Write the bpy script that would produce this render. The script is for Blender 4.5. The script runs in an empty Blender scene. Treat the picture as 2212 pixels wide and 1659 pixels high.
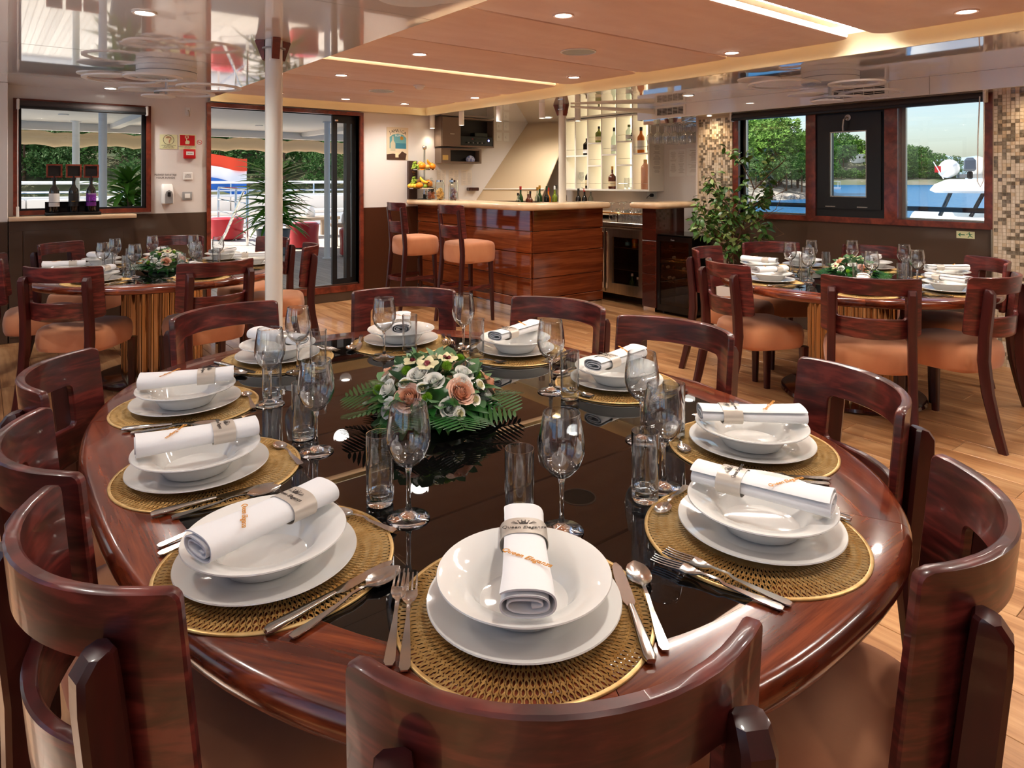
import bpy, bmesh, math, random
from math import sin, cos, pi, radians as rad, sqrt, hypot
from mathutils import Vector, Matrix, Euler
random.seed(11)
SC = bpy.context.scene
COL = SC.collection

# ------------------------------------------------------------------ camera
cam_d = bpy.data.cameras.new('camera'); cam = bpy.data.objects.new('camera', cam_d); COL.objects.link(cam)
cam.location = (0, 0, 1.35); cam.rotation_euler = (rad(90), 0, rad(-38.3))
cam_d.sensor_fit = 'HORIZONTAL'; cam_d.sensor_width = 36.0; cam_d.lens = 36.0 * 1457.0 / 2212.0
cam_d.shift_y = -(829.5 - 388.0) / 2212.0
cam_d.clip_start = 0.05; cam_d.clip_end = 9000
SC.camera = cam
# ------------------------------------------------------------------ sky, sun, exposure
W = bpy.data.worlds.new('world'); SC.world = W; W.use_nodes = True
nt = W.node_tree; nt.nodes.clear()
wo = nt.nodes.new('ShaderNodeOutputWorld'); bg = nt.nodes.new('ShaderNodeBackground')
sky = nt.nodes.new('ShaderNodeTexSky'); sky.sky_type = 'NISHITA'; sky.sun_disc = False
sky.sun_elevation = rad(48); sky.sun_rotation = rad(200); sky.air_density = 1.0; sky.dust_density = 1.8; sky.ozone_density = 1.0
bg.inputs['Strength'].default_value = 0.16
nt.links.new(sky.outputs[0], bg.inputs[0]); nt.links.new(bg.outputs[0], wo.inputs[0])
sun_d = bpy.data.lights.new('sun', 'SUN'); sun = bpy.data.objects.new('sun', sun_d); COL.objects.link(sun)
sun_d.energy = 6.5; sun_d.angle = rad(0.6); sun_d.color = (1.0, 0.95, 0.86)
sun.rotation_euler = Vector((0.36, -0.54, -0.76)).to_track_quat('-Z', 'Y').to_euler()
vs = SC.view_settings
vs.view_transform = 'Standard'; vs.look = 'None'; vs.gamma = 1.0; vs.use_curve_mapping = False; vs.exposure = 0.50
cy = SC.cycles
cy.max_bounces = 14; cy.diffuse_bounces = 4; cy.glossy_bounces = 6; cy.transmission_bounces = 14; cy.transparent_max_bounces = 24
cy.caustics_reflective = False; cy.caustics_refractive = True; cy.blur_glossy = 0.6
cy.sample_clamp_indirect = 4.0; cy.sample_clamp_direct = 0.0

# ------------------------------------------------------------------ materials
MATS = {}
def nodes(name):
    m = bpy.data.materials.new(name); m.use_nodes = True
    t = m.node_tree; b = t.nodes['Principled BSDF']; MATS[name] = m
    return m, t, b
def lin(r, g, b):
    f = lambda v: ((v / 255.0) / 12.92 if v / 255.0 <= 0.04045 else (((v / 255.0) + 0.055) / 1.055) ** 2.4)
    return (f(r), f(g), f(b), 1)
def P(name, col, rough=0.5, metal=0.0, spec=0.5, coat=0.0, sheen=0.0, emit=None, estr=0.0, trans=0.0, ior=1.45, var=None, bump=None, rnd=0.0, alpha=1.0):
    m, t, b = nodes(name)
    b.inputs['Base Color'].default_value = col; b.inputs['Roughness'].default_value = rough; b.inputs['Metallic'].default_value = metal
    b.inputs['Specular IOR Level'].default_value = spec; b.inputs['Coat Weight'].default_value = coat; b.inputs['Coat Roughness'].default_value = 0.04
    b.inputs['Sheen Weight'].default_value = sheen; b.inputs['Transmission Weight'].default_value = trans; b.inputs['IOR'].default_value = ior
    b.inputs['Alpha'].default_value = alpha
    if emit: b.inputs['Emission Color'].default_value = emit; b.inputs['Emission Strength'].default_value = estr
    tc = t.nodes.new('ShaderNodeTexCoord'); src = None
    if var:
        sc, col2, stretch = var
        mp = t.nodes.new('ShaderNodeMapping'); mp.inputs['Scale'].default_value = stretch
        n = t.nodes.new('ShaderNodeTexNoise'); n.inputs['Scale'].default_value = sc; n.inputs['Detail'].default_value = 5
        r = t.nodes.new('ShaderNodeValToRGB'); r.color_ramp.elements[0].position = 0.35; r.color_ramp.elements[1].position = 0.65
        r.color_ramp.elements[0].color = col; r.color_ramp.elements[1].color = col2
        t.links.new(tc.outputs['Object'], mp.inputs[0]); t.links.new(mp.outputs[0], n.inputs['Vector']); t.links.new(n.outputs[0], r.inputs[0]); src = r.outputs[0]
        t.links.new(src, b.inputs['Base Color'])
    if rnd:
        oi = t.nodes.new('ShaderNodeObjectInfo'); mr = t.nodes.new('ShaderNodeMapRange'); mr.inputs['To Min'].default_value = 1 - rnd; mr.inputs['To Max'].default_value = 1 + rnd
        hs = t.nodes.new('ShaderNodeHueSaturation'); t.links.new(oi.outputs['Random'], mr.inputs[0]); t.links.new(mr.outputs[0], hs.inputs['Value'])
        if src: t.links.new(src, hs.inputs['Color'])
        else: hs.inputs['Color'].default_value = col
        t.links.new(hs.outputs[0], b.inputs['Base Color'])
    if bump:
        sc, st, dist = bump
        n = t.nodes.new('ShaderNodeTexNoise'); n.inputs['Scale'].default_value = sc; n.inputs['Detail'].default_value = 3
        bp = t.nodes.new('ShaderNodeBump'); bp.inputs['Strength'].default_value = st; bp.inputs['Distance'].default_value = dist
        t.links.new(tc.outputs['Object'], n.inputs['Vector']); t.links.new(n.outputs[0], bp.inputs['Height']); t.links.new(bp.outputs[0], b.inputs['Normal'])
    return m
def wood(name, c1, c2, c3, stretch, rough=0.3, coat=0.5, spec=0.5, rnd=0.0, bump=0.0, freq=1.0, warp=1.2):
    """grain runs along the axis with the small stretch value"""
    m, t, b = nodes(name)
    tc = t.nodes.new('ShaderNodeTexCoord'); mp = t.nodes.new('ShaderNodeMapping'); mp.inputs['Scale'].default_value = stretch
    oi = t.nodes.new('ShaderNodeObjectInfo'); ad = t.nodes.new('ShaderNodeVectorMath'); ad.operation = 'ADD'
    mu = t.nodes.new('ShaderNodeVectorMath'); mu.operation = 'SCALE'; mu.inputs[0].default_value = (7.3, 3.1, 5.7)
    t.links.new(oi.outputs['Random'], mu.inputs['Scale']); t.links.new(tc.outputs['Object'], ad.inputs[0]); t.links.new(mu.outputs[0], ad.inputs[1]); t.links.new(ad.outputs[0], mp.inputs[0])
    n = t.nodes.new('ShaderNodeTexNoise'); n.inputs['Scale'].default_value = freq; n.inputs['Detail'].default_value = 4; n.inputs['Distortion'].default_value = warp
    w = t.nodes.new('ShaderNodeTexNoise'); w.inputs['Scale'].default_value = freq * 5; w.inputs['Detail'].default_value = 6
    t.links.new(mp.outputs[0], n.inputs['Vector']); t.links.new(mp.outputs[0], w.inputs['Vector'])
    mx = t.nodes.new('ShaderNodeMath'); mx.operation = 'MULTIPLY_ADD'; mx.inputs[1].default_value = 0.42
    t.links.new(w.outputs[0], mx.inputs[0]); t.links.new(n.outputs[0], mx.inputs[2])
    r = t.nodes.new('ShaderNodeValToRGB'); e = r.color_ramp.elements
    e[0].position = 0.52; e[0].color = c1; e[1].position = 0.9; e[1].color = c3
    x = e.new(0.72); x.color = c2
    t.links.new(mx.outputs[0], r.inputs[0])
    hs = t.nodes.new('ShaderNodeHueSaturation'); mr = t.nodes.new('ShaderNodeMapRange'); mr.inputs['To Min'].default_value = 1 - rnd; mr.inputs['To Max'].default_value = 1 + rnd
    t.links.new(oi.outputs['Random'], mr.inputs[0]); t.links.new(mr.outputs[0], hs.inputs['Value']); t.links.new(r.outputs[0], hs.inputs['Color'])
    t.links.new(hs.outputs[0], b.inputs['Base Color'])
    b.inputs['Roughness'].default_value = rough; b.inputs['Coat Weight'].default_value = coat; b.inputs['Coat Roughness'].default_value = 0.05; b.inputs['Specular IOR Level'].default_value = spec
    if bump:
        bp = t.nodes.new('ShaderNodeBump'); bp.inputs['Strength'].default_value = bump; bp.inputs['Distance'].default_value = 0.002
        t.links.new(w.outputs[0], bp.inputs['Height']); t.links.new(bp.outputs[0], b.inputs['Normal'])
    return m
def thin_glass(name, tint=(1, 1, 1, 1), rough=0.0, ior=1.45, fac=1.0):
    m = bpy.data.materials.new(name); m.use_nodes = True; t = m.node_tree; t.nodes.clear(); MATS[name] = m
    o = t.nodes.new('ShaderNodeOutputMaterial'); mx = t.nodes.new('ShaderNodeMixShader'); tr = t.nodes.new('ShaderNodeBsdfTransparent'); gl = t.nodes.new('ShaderNodeBsdfGlossy')
    tr.inputs[0].default_value = tint; gl.inputs['Roughness'].default_value = rough
    lw = t.nodes.new('ShaderNodeLayerWeight'); lw.inputs[0].default_value = 0.5
    pw_ = t.nodes.new('ShaderNodeMath'); pw_.operation = 'POWER'; pw_.inputs[1].default_value = 2.6; t.links.new(lw.outputs['Facing'], pw_.inputs[0])
    f0 = ((ior - 1) / (ior + 1)) ** 2
    mu = t.nodes.new('ShaderNodeMath'); mu.operation = 'MULTIPLY_ADD'; mu.use_clamp = True; mu.inputs[1].default_value = (1 - f0) * fac; mu.inputs[2].default_value = f0 * fac; t.links.new(pw_.outputs[0], mu.inputs[0])
    t.links.new(mu.outputs[0], mx.inputs[0]); t.links.new(tr.outputs[0], mx.inputs[1]); t.links.new(gl.outputs[0], mx.inputs[2]); t.links.new(mx.outputs[0], o.inputs[0])
    return m
def emitter(name, col, s):
    m = bpy.data.materials.new(name); m.use_nodes = True; t = m.node_tree; t.nodes.clear(); MATS[name] = m
    o = t.nodes.new('ShaderNodeOutputMaterial'); e = t.nodes.new('ShaderNodeEmission'); e.inputs[0].default_value = col; e.inputs[1].default_value = s
    t.links.new(e.outputs[0], o.inputs[0]); return m

lacquer = P('white_lacquer', lin(246, 246, 246), 0.03, spec=0.8, coat=0.9, bump=(1.3, 0.02, 0.02))
wallw = P('wall_white', lin(226, 219, 214), 0.16, spec=0.5)
wains = P('wainscot_brown', lin(84, 68, 57), 0.12, spec=0.55, var=(0.8, lin(76, 61, 51), (1, 1, 1)))
wainr = P('wainscot_red_brown', lin(70, 40, 26), 0.2, spec=0.5)
cream = P('cream_cove', lin(240, 228, 192), 0.35)
suedec = P('ceiling_suede', lin(236, 204, 186), 0.85, sheen=0.3, var=(2.2, lin(228, 192, 172), (1, 3, 1)), bump=(7, 0.35, 0.02))
piping = P('suede_edge', lin(224, 160, 84), 0.8)
seatm = P('seat_suede', lin(202, 136, 94), 0.8, sheen=0.3, var=(5, lin(184, 114, 76), (1, 1, 0.5)), bump=(40, 0.08, 0.005))
chairw = wood('chair_wood', lin(52, 17, 16), lin(78, 27, 25), lin(116, 46, 40), (3, 3, 17), 0.33, 0.28, rnd=0.12, freq=1.3, warp=2.2)
legw = P('chair_leg_wood', lin(48, 13, 12), 0.34, coat=0.2, var=(3, lin(66, 18, 16), (8, 8, 1)))
rimw = wood('table_rim_wood', lin(70, 25, 12), lin(104, 42, 21), lin(136, 62, 32), (2, 30, 30), 0.2, 0.45, rnd=0.16, freq=1.2, warp=0.8)
barw = wood('bar_plank_wood', lin(98, 43, 21), lin(124, 59, 29), lin(146, 77, 41), (30, 1.1, 22), 0.07, 0.8, rnd=0.12, freq=0.9, warp=1.0)
barx = wood('bar_end_wood', lin(82, 35, 17), lin(104, 48, 24), lin(124, 63, 33), (1.1, 30, 22), 0.12, 0.8, rnd=0.12, freq=0.9, warp=1.0)
darkw = P('dark_bar_wood', lin(52, 20, 14), 0.16, coat=0.6, var=(4, lin(68, 26, 18), (1, 1, 6)))
framew = wood('window_frame_wood', lin(82, 32, 20), lin(112, 46, 30), lin(134, 60, 40), (10, 10, 10), 0.3, 0.4, freq=0.8)
oak = wood('oak_floor', lin(142, 96, 60), lin(174, 126, 84), lin(194, 150, 106), (16, 1.1, 16), 0.3, 0.15, rnd=0.13, freq=1.0, warp=0.6, bump=0.15)
teak = P('deck_teak', lin(206, 196, 184), 0.6, rnd=0.1, var=(3, lin(190, 178, 164), (14, 1, 1)))
caulk = P('deck_caulk', lin(70, 62, 56), 0.8)
subfl = P('floor_joint', lin(92, 58, 34), 0.7)
blackg = P('black_table_glass', (0.0035, 0.003, 0.003, 1), 0.012, spec=0.42)
stone = P('cream_marble', lin(236, 208, 174), 0.16, var=(5, lin(222, 188, 150), (1, 1, 1)))
china = P('white_china', lin(238, 236, 232), 0.07, spec=0.55, coat=0.3)
linen = P('white_linen', lin(240, 240, 242), 0.9, bump=(60, 0.12, 0.003))
bandm = P('napkin_band_paper', lin(206, 196, 184), 0.32, metal=0.25)
ink = P('logo_ink', lin(58, 50, 46), 0.6)
goldink = P('gold_ink', lin(196, 160, 90), 0.5)
orange_t = P('orange_thread', lin(222, 152, 62), 0.7)
steel = P('cutlery_steel', lin(205, 200, 194), 0.16, metal=1.0)
inox = P('brushed_inox', lin(196, 184, 168), 0.28, metal=1.0, var=(2, lin(180, 168, 152), (1, 40, 1)))
chrome = P('chrome', lin(225, 225, 225), 0.05, metal=1.0)
gold = P('placemat_gold', lin(224, 190, 130), 0.38, metal=0.55, var=(60, lin(206, 166, 104), (1, 1, 1)))
brass = P('pedestal_brass', lin(206, 164, 116), 0.1, metal=1.0)
crystal = P('crystal_glass', (1, 1, 1, 1), 0.0, spec=0.5, trans=1.0, ior=1.46)
tglass = P('tumbler_glass', lin(240, 250, 253), 0.0, spec=0.5, trans=1.0, ior=1.48)
bowlg = thin_glass('bowl_glass', (0.96, 0.97, 0.978, 1), 0.0, 1.62, 1.7)
pane = thin_glass('window_glass', (0.97, 0.985, 0.98, 1), 0.0, 1.45)
jarg = thin_glass('jar_glass', (0.95, 0.97, 0.96, 1), 0.0, 1.45, 1.3)
smoked = thin_glass('smoked_glass', (0.62, 0.55, 0.48, 1), 0.0, 1.5, 1.0)
fridgeg = thin_glass('fridge_glass', (0.85, 0.78, 0.72, 1), 0.0, 1.5, 1.0)
poleW = P('pole_white', lin(228, 228, 222), 0.12, coat=0.3)
white = P('white_plastic', lin(236, 234, 230), 0.3)
whitem = P('white_matt', lin(232, 230, 226), 0.55)
grey = P('grey_plastic', lin(150, 150, 150), 0.35)
black = P('black_plastic', lin(22, 21, 22), 0.35)
gloss_black = P('gloss_black', lin(12, 12, 13), 0.12)
blackal = P('black_aluminium', lin(26, 28, 30), 0.32)
taupe = P('cabinet_taupe', lin(112, 92, 78), 0.3)
darkin = P('cabinet_inside', lin(34, 28, 25), 0.6)
blindc = P('roller_blind_cloth', lin(62, 54, 52), 0.7)
paperm = P('white_paper', lin(232, 230, 226), 0.6)
paleg = P('photoluminescent_board', lin(226, 226, 180), 0.45)
redm = P('sign_red', lin(196, 24, 32), 0.4)
greenm = P('sign_green', lin(20, 110, 72), 0.45)
shelfw = P('shelf_white', lin(236, 230, 220), 0.3)
led = emitter('led_strip', (1.0, 0.95, 0.86, 1), 60.0)
led_dim = emitter('led_strip_dim', (1.0, 0.82, 0.52, 1), 5.0)
cove_led = emitter('cove_led', (1.0, 0.88, 0.62, 1), 18.0)
lampd = emitter('downlight_glow', (1.0, 0.92, 0.78, 1), 22.0)
pendd = emitter('pendant_glow', (1.0, 0.90, 0.72, 1), 16.0)
backlit = emitter('shelf_backlight', (1.0, 0.85, 0.54, 1), 1.5)
bluel = emitter('amplifier_led', (0.25, 0.3, 1.0, 1), 8.0)
sea = P('sea_water', lin(24, 92, 140), 0.2, spec=0.22, bump=(0.8, 1.0, 0.5))
MATS['sea_water'].node_tree.nodes['Principled BSDF'].inputs['Roughness'].default_value = 0.2
rock = P('shore_rock', lin(196, 184, 168), 0.9, var=(0.8, lin(112, 100, 90), (1, 1, 1)), bump=(2, 0.8, 0.3))
scrub = P('scrub_ground', lin(52, 66, 30), 0.95, var=(0.3, lin(90, 84, 56), (1, 1, 1)))
pine = P('pine_foliage', lin(118, 156, 52), 0.8, var=(0.5, lin(66, 106, 38), (1, 1, 1)), rnd=0.3)
pine2 = P('dark_pine_foliage', lin(88, 122, 50), 0.8, var=(0.5, lin(44, 76, 32), (1, 1, 1)), rnd=0.35)
bark = P('bark', lin(96, 70, 50), 0.9)
leafm = P('ficus_leaf', lin(62, 100, 38), 0.4, rnd=0.35)
leafv = P('ficus_leaf_pale', lin(136, 156, 86), 0.45, rnd=0.25)
palmm = P('yucca_leaf', lin(92, 150, 50), 0.4, rnd=0.25)
euc = P('eucalyptus_leaf', lin(96, 136, 92), 0.45, rnd=0.2)
rusc = P('ruscus_leaf', lin(30, 82, 30), 0.3, rnd=0.25)
peach = P('peach_petal', lin(244, 188, 156), 0.6, rnd=0.06)
pinkp = P('pink_petal', lin(246, 206, 184), 0.6)
whitep = P('white_petal', lin(252, 251, 244), 0.6)
creamp = P('cream_petal', lin(236, 226, 180), 0.6)
greenp = P('green_bloom', lin(130, 176, 40), 0.7)
maroon = P('orchid_throat', lin(130, 40, 50), 0.6)
redl = P('pouf_red', lin(186, 44, 50), 0.35)
flagr = P('flag_red', lin(226, 72, 40), 0.8); flagw = P('flag_white', lin(240, 240, 240), 0.8); flagb = P('flag_blue', lin(46, 106, 190), 0.8)
awn = P('awning_cloth', lin(226, 200, 160), 0.8)
rattan = P('rattan', lin(170, 150, 130), 0.7)
boatw = P('boat_white', lin(240, 240, 238), 0.3)
cush = P('cushion_white', lin(238, 230, 218), 0.8)

# ------------------------------------------------------------------ mesh builder
class B:
    def __init__(s): s.v = []; s.f = []; s.mi = []; s.cur = 0
    def add(s, vs_, fs, M=None):
        o = len(s.v)
        s.v.extend([tuple(M @ Vector(p)) for p in vs_] if M else [tuple(p) for p in vs_])
        s.f.extend([[i + o for i in f] for f in fs]); s.mi.extend([s.cur] * len(fs)); return s
    def mat(s, i): s.cur = i; return s
    def box(s, x0, x1, y0, y1, z0, z1, bev=0.0, M=None, seg=1):
        if bev <= 0:
            return s.add([(x0,y0,z0),(x1,y0,z0),(x1,y1,z0),(x0,y1,z0),(x0,y0,z1),(x1,y0,z1),(x1,y1,z1),(x0,y1,z1)],
                  [(0,3,2,1),(4,5,6,7),(0,1,5,4),(1,2,6,5),(2,3,7,6),(3,0,4,7)], M)
        bm = bmesh.new(); bmesh.ops.create_cube(bm, size=1.0)
        for v in bm.verts:
            v.co = Vector(((x0 + x1) / 2 + v.co.x * (x1 - x0), (y0 + y1) / 2 + v.co.y * (y1 - y0), (z0 + z1) / 2 + v.co.z * (z1 - z0)))
        bmesh.ops.bevel(bm, geom=bm.edges[:], offset=min(bev, 0.49 * min(x1 - x0, y1 - y0, z1 - z0)), segments=seg, profile=0.5, affect='EDGES', clamp_overlap=True)
        bm.verts.index_update()
        s.add([v.co[:] for v in bm.verts], [[v.index for v in f.verts] for f in bm.faces], M); bm.free(); return s
    def rings(s, R, close_ends=(True, True), wrap=False, M=None):
        """list of equal-length closed loops -> surface"""
        n = len(R[0]); V = [p for r in R for p in r]; F = []
        m = len(R)
        for i in range(m if wrap else m - 1):
            a = i * n; b = ((i + 1) % m) * n
            for j in range(n):
                k = (j + 1) % n; F.append((a + j, a + k, b + k, b + j))
        if not wrap:
            if close_ends[0]: F.append(tuple(reversed(range(n))))
            if close_ends[1]: F.append(tuple((m - 1) * n + j for j in range(n)))
        return s.add(V, F, M)
    def lathe(s, prof, n=32, M=None, wrap=False, caps=(True, True)):
        R = [[(r * cos(2 * pi * j / n), r * sin(2 * pi * j / n), z) for j in range(n)] for r, z in prof]
        return s.rings(R, caps, wrap, M)
    def tube(s, pts, rads, n=8, M=None, caps=(True, True), flat=1.0):
        pts = [Vector(p) for p in pts]
        if not isinstance(rads, (list, tuple)): rads = [rads] * len(pts)
        R = []; up = None
        for i, p in enumerate(pts):
            d = (pts[min(i + 1, len(pts) - 1)] - pts[max(i - 1, 0)])
            d = d.normalized() if d.length > 1e-9 else Vector((0, 0, 1))
            if up is None:
                up = Vector((0, 0, 1)) if abs(d.z) < 0.9 else Vector((1, 0, 0))
            u = d.cross(up)
            u = u.normalized() if u.length > 1e-6 else d.orthogonal().normalized()
            w = u.cross(d).normalized(); up = w
            R.append([tuple(p + u * rads[i] * cos(2 * pi * j / n) + w * rads[i] * flat * sin(2 * pi * j / n)) for j in range(n)])
        return s.rings(R, caps, False, M)
    def cyl(s, x, y, z0, z1, r, n=20, r2=None): return s.lathe([(r, z0), (r if r2 is None else r2, z1)], n, Matrix.Translation((x, y, 0)))
    def poly(s, pts, t, M=None):
        """flat polygon in XY extruded from z=0 to t"""
        n = len(pts); V = [(x, y, 0) for x, y in pts] + [(x, y, t) for x, y in pts]
        F = [tuple(reversed(range(n))), tuple(range(n, 2 * n))] + [(i, (i + 1) % n, n + (i + 1) % n, n + i) for i in range(n)]
        return s.add(V, F, M)
def mesh_of(name, b, mats, smooth=35):
    me = bpy.data.meshes.new(name); me.from_pydata(b.v, [], b.f)
    for m in (mats if isinstance(mats, (list, tuple)) else [mats]): me.materials.append(m)
    if any(b.mi): me.polygons.foreach_set('material_index', b.mi)
    me.update()
    bm = bmesh.new(); bm.from_mesh(me); bmesh.ops.recalc_face_normals(bm, faces=bm.faces); bm.to_mesh(me); bm.free()
    if smooth:
        me.polygons.foreach_set('use_smooth', [True] * len(me.polygons)); me.set_sharp_from_angle(angle=rad(smooth))
    return me
def link(name, data, parent=None, loc=(0, 0, 0), rot=(0, 0, 0), scale=None, kind=None):
    o = bpy.data.objects.new(name, data); COL.objects.link(o); o.location = loc; o.rotation_euler = rot
    if scale: o.scale = scale if isinstance(scale, (tuple, list)) else (scale,) * 3
    if parent: o.parent = parent
    if kind: o['kind'] = kind
    return o
def obj(name, b, mats, parent=None, loc=(0, 0, 0), rot=(0, 0, 0), smooth=35, kind=None): return link(name, mesh_of(name, b, mats, smooth), parent, loc, rot, None, kind)
def tag(o, label, cat, group=None):
    o['label'] = label; o['category'] = cat
    if group: o['group'] = group
    return o
def thing(name, label, cat, loc=(0, 0, 0), rz=0.0, group=None):
    return tag(link(name, None, None, loc, (0, 0, rz)), label, cat, group)
def struct(name, b, m, parent=None, smooth=35, loc=(0, 0, 0), rot=(0, 0, 0)): return obj(name, b, m, parent, loc, rot, smooth, None if parent else 'structure')
KIDS = {}
def dup(root, loc, rz=0.0, label=None, group=None, scale=None):
    if root.name not in KIDS: KIDS[root.name] = [(c, list(c.children)) for c in root.children]
    r = root.copy(); COL.objects.link(r); r.location = loc; r.rotation_euler = (root.rotation_euler[0], root.rotation_euler[1], rz)
    if scale: r.scale = (scale,) * 3
    if label: r['label'] = label
    if group: r['group'] = group
    for c, gs in KIDS[root.name]:
        k = c.copy(); COL.objects.link(k); k.parent = r
        for g in gs:
            q = g.copy(); COL.objects.link(q); q.parent = k
    return r
TXT = {}
def text(name, body, size, m, parent=None, loc=(0, 0, 0), rot=(0, 0, 0), align='CENTER', shear=0.0, ext=0.0004, space=1.0):
    key = (body, size, m.name, align, shear, ext, space)
    if key not in TXT:
        c = bpy.data.curves.new(name, 'FONT'); c.body = body; c.size = size; c.align_x = align; c.align_y = 'CENTER'; c.shear = shear; c.extrude = ext; c.space_character = space; c.resolution_u = 3
        c.materials.append(m)
        tmp = bpy.data.objects.new('lettering_source', c); COL.objects.link(tmp); me = bpy.data.meshes.new_from_object(tmp); bpy.data.objects.remove(tmp); bpy.data.curves.remove(c); me.name = name
        TXT[key] = me
    return link(name, TXT[key], parent, loc, rot)
def wall(us, vs_, holes, M, th):
    """connected wall sheet with thickness; us/vs grid lines, holes = set of (u0,u1,v0,v1); local plane u,v -> M maps (u, v, depth)"""
    b = B(); idx = {}; V = []; F = []
    solid = lambda i, j: 0 <= i < len(us) - 1 and 0 <= j < len(vs_) - 1 and not any(h[0] - 1e-6 <= us[i] and us[i + 1] <= h[1] + 1e-6 and h[2] - 1e-6 <= vs_[j] and vs_[j + 1] <= h[3] + 1e-6 for h in holes)
    def vi(i, j, k):
        if (i, j, k) not in idx: idx[(i, j, k)] = len(V); V.append((us[i], vs_[j], k * th))
        return idx[(i, j, k)]
    for i in range(len(us) - 1):
        for j in range(len(vs_) - 1):
            if not solid(i, j): continue
            F.append((vi(i, j, 0), vi(i + 1, j, 0), vi(i + 1, j + 1, 0), vi(i, j + 1, 0))); F.append((vi(i, j, 1), vi(i, j + 1, 1), vi(i + 1, j + 1, 1), vi(i + 1, j, 1)))
            for di, dj, a, c in ((-1, 0, (i, j), (i, j + 1)), (1, 0, (i + 1, j + 1), (i + 1, j)), (0, -1, (i + 1, j), (i, j)), (0, 1, (i, j + 1), (i + 1, j + 1))):
                if not solid(i + di, j + dj): F.append((vi(*a, 0), vi(*c, 0), vi(*c, 1), vi(*a, 1)))
    return b.add(V, F, M)
MY = lambda y: Matrix(((1, 0, 0, 0), (0, 0, 1, y), (0, 1, 0, 0), (0, 0, 0, 1)))      # (u,v,d) -> x=u, y=y+d, z=v
MX = lambda x: Matrix(((0, 0, 1, x), (1, 0, 0, 0), (0, 1, 0, 0), (0, 0, 0, 1)))      # (u,v,d) -> x=x+d, y=u, z=v
def rrect(w, d, r, n=5, cx=0.0, cy_=0.0):
    out = []
    for sx, sy, a0 in ((1, 1, 0), (-1, 1, 90), (-1, -1, 180), (1, -1, 270)):
        for k in range(n + 1):
            a = rad(a0 + 90.0 * k / n); out.append((cx + sx * (w / 2 - r) + r * cos(a), cy_ + sy * (d / 2 - r) + r * sin(a)))
    return out
def spot(x, y, z, watts, size=110, blend=0.8, col=(1.0, 0.88, 0.72), r=0.05, aim=(0, 0, -1), name='spot_lamp'):
    l = bpy.data.lights.new(name, 'SPOT'); l.energy = watts; l.spot_size = rad(size); l.spot_blend = blend; l.color = col; l.shadow_soft_size = r
    o = bpy.data.objects.new(name, l); COL.objects.link(o); o.location = (x, y, z); o.rotation_euler = Vector(aim).to_track_quat('-Z', 'Y').to_euler(); return o

# ================================================================== THE ROOM
YB, XR, XB, XP, YF = 7.1, 5.85, 6.25, -1.0, -2.6
ZP, ZS, ZT = 2.15, 2.125, 2.27            # port ceiling, starboard ceiling, recess backing
# floor: plank pieces over a dark joint slab
fl = struct('floor', B().box(XP, XB, YF, YB, -0.06, -0.004), subfl)
pw, pl = 0.185, 1.30
PLM = {}
def plank_mesh(w, l):
    k = (round(w, 3), round(l, 3))
    if k not in PLM: PLM[k] = mesh_of('plank', B().box(-w / 2, w / 2, -l / 2, l / 2, -0.02, 0.0, 0.0012), oak, 30)
    return PLM[k]
x = XP; row = 0
while x < XB - 0.02:
    w = min(pw, XB - x); y = -0.8 - (row * 0.47) % pl
    while y < YB:
        y0, y1 = max(y, -0.8), min(y + pl, YB)
        if y1 - y0 > 0.05 and (x > -0.9 or y > 0.2): link('plank', plank_mesh(w - 0.0022, round(y1 - y0 - 0.0022, 3)), fl, (x + w / 2, (y0 + y1) / 2, 0))
        y += pl
    x += pw; row += 1
struct('floor_forward', B().box(XP, XB, YF, -0.8, -0.03, -0.001), oak)
# aft wall with window and door openings
WX0, WX1, WZ0, WZ1 = 0.262, 1.228, 1.085, 2.0
DX0, DX1, DZ0, DZ1 = 1.795, 3.39, 0.17, 2.07
wb = struct('wall_aft', wall([XP, WX0, WX1, DX0, DX1, XB], [0, DZ0, WZ0, WZ1, DZ1, ZT], {(WX0, WX1, WZ0, WZ1), (DX0, DX1, DZ0, WZ0), (DX0, DX1, WZ0, WZ1), (DX0, DX1, WZ1, DZ1)}, MY(YB), 0.12), wallw)
struct('wainscot', B().box(1.11, 1.757, YB - 0.014, YB - 0.001, 0.0, 1.03, 0.003), wains, wb)
struct('wainscot', B().box(3.43, 4.15, YB - 0.014, YB - 0.001, 0.0, 1.03, 0.003), wainr, wb)
struct('wainscot', B().box(1.757, 3.43, YB - 0.03, YB - 0.001, 0.0, 0.10, 0.003), wains, wb)
struct('pilaster', B().box(XP, 0.185, 6.93, YB - 0.001, 1.0, ZP - 0.001, 0.004), wallw, wb)
struct('pilaster_wainscot', B().box(XP, 0.185, 6.925, YB - 0.001, 0.0, 0.999, 0.004), wains, wb)
struct('baseboard_aft', B().box(3.43, 4.15, YB - 0.02, YB - 0.0145, 0.001, 0.05, 0.002), darkw, None)
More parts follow.
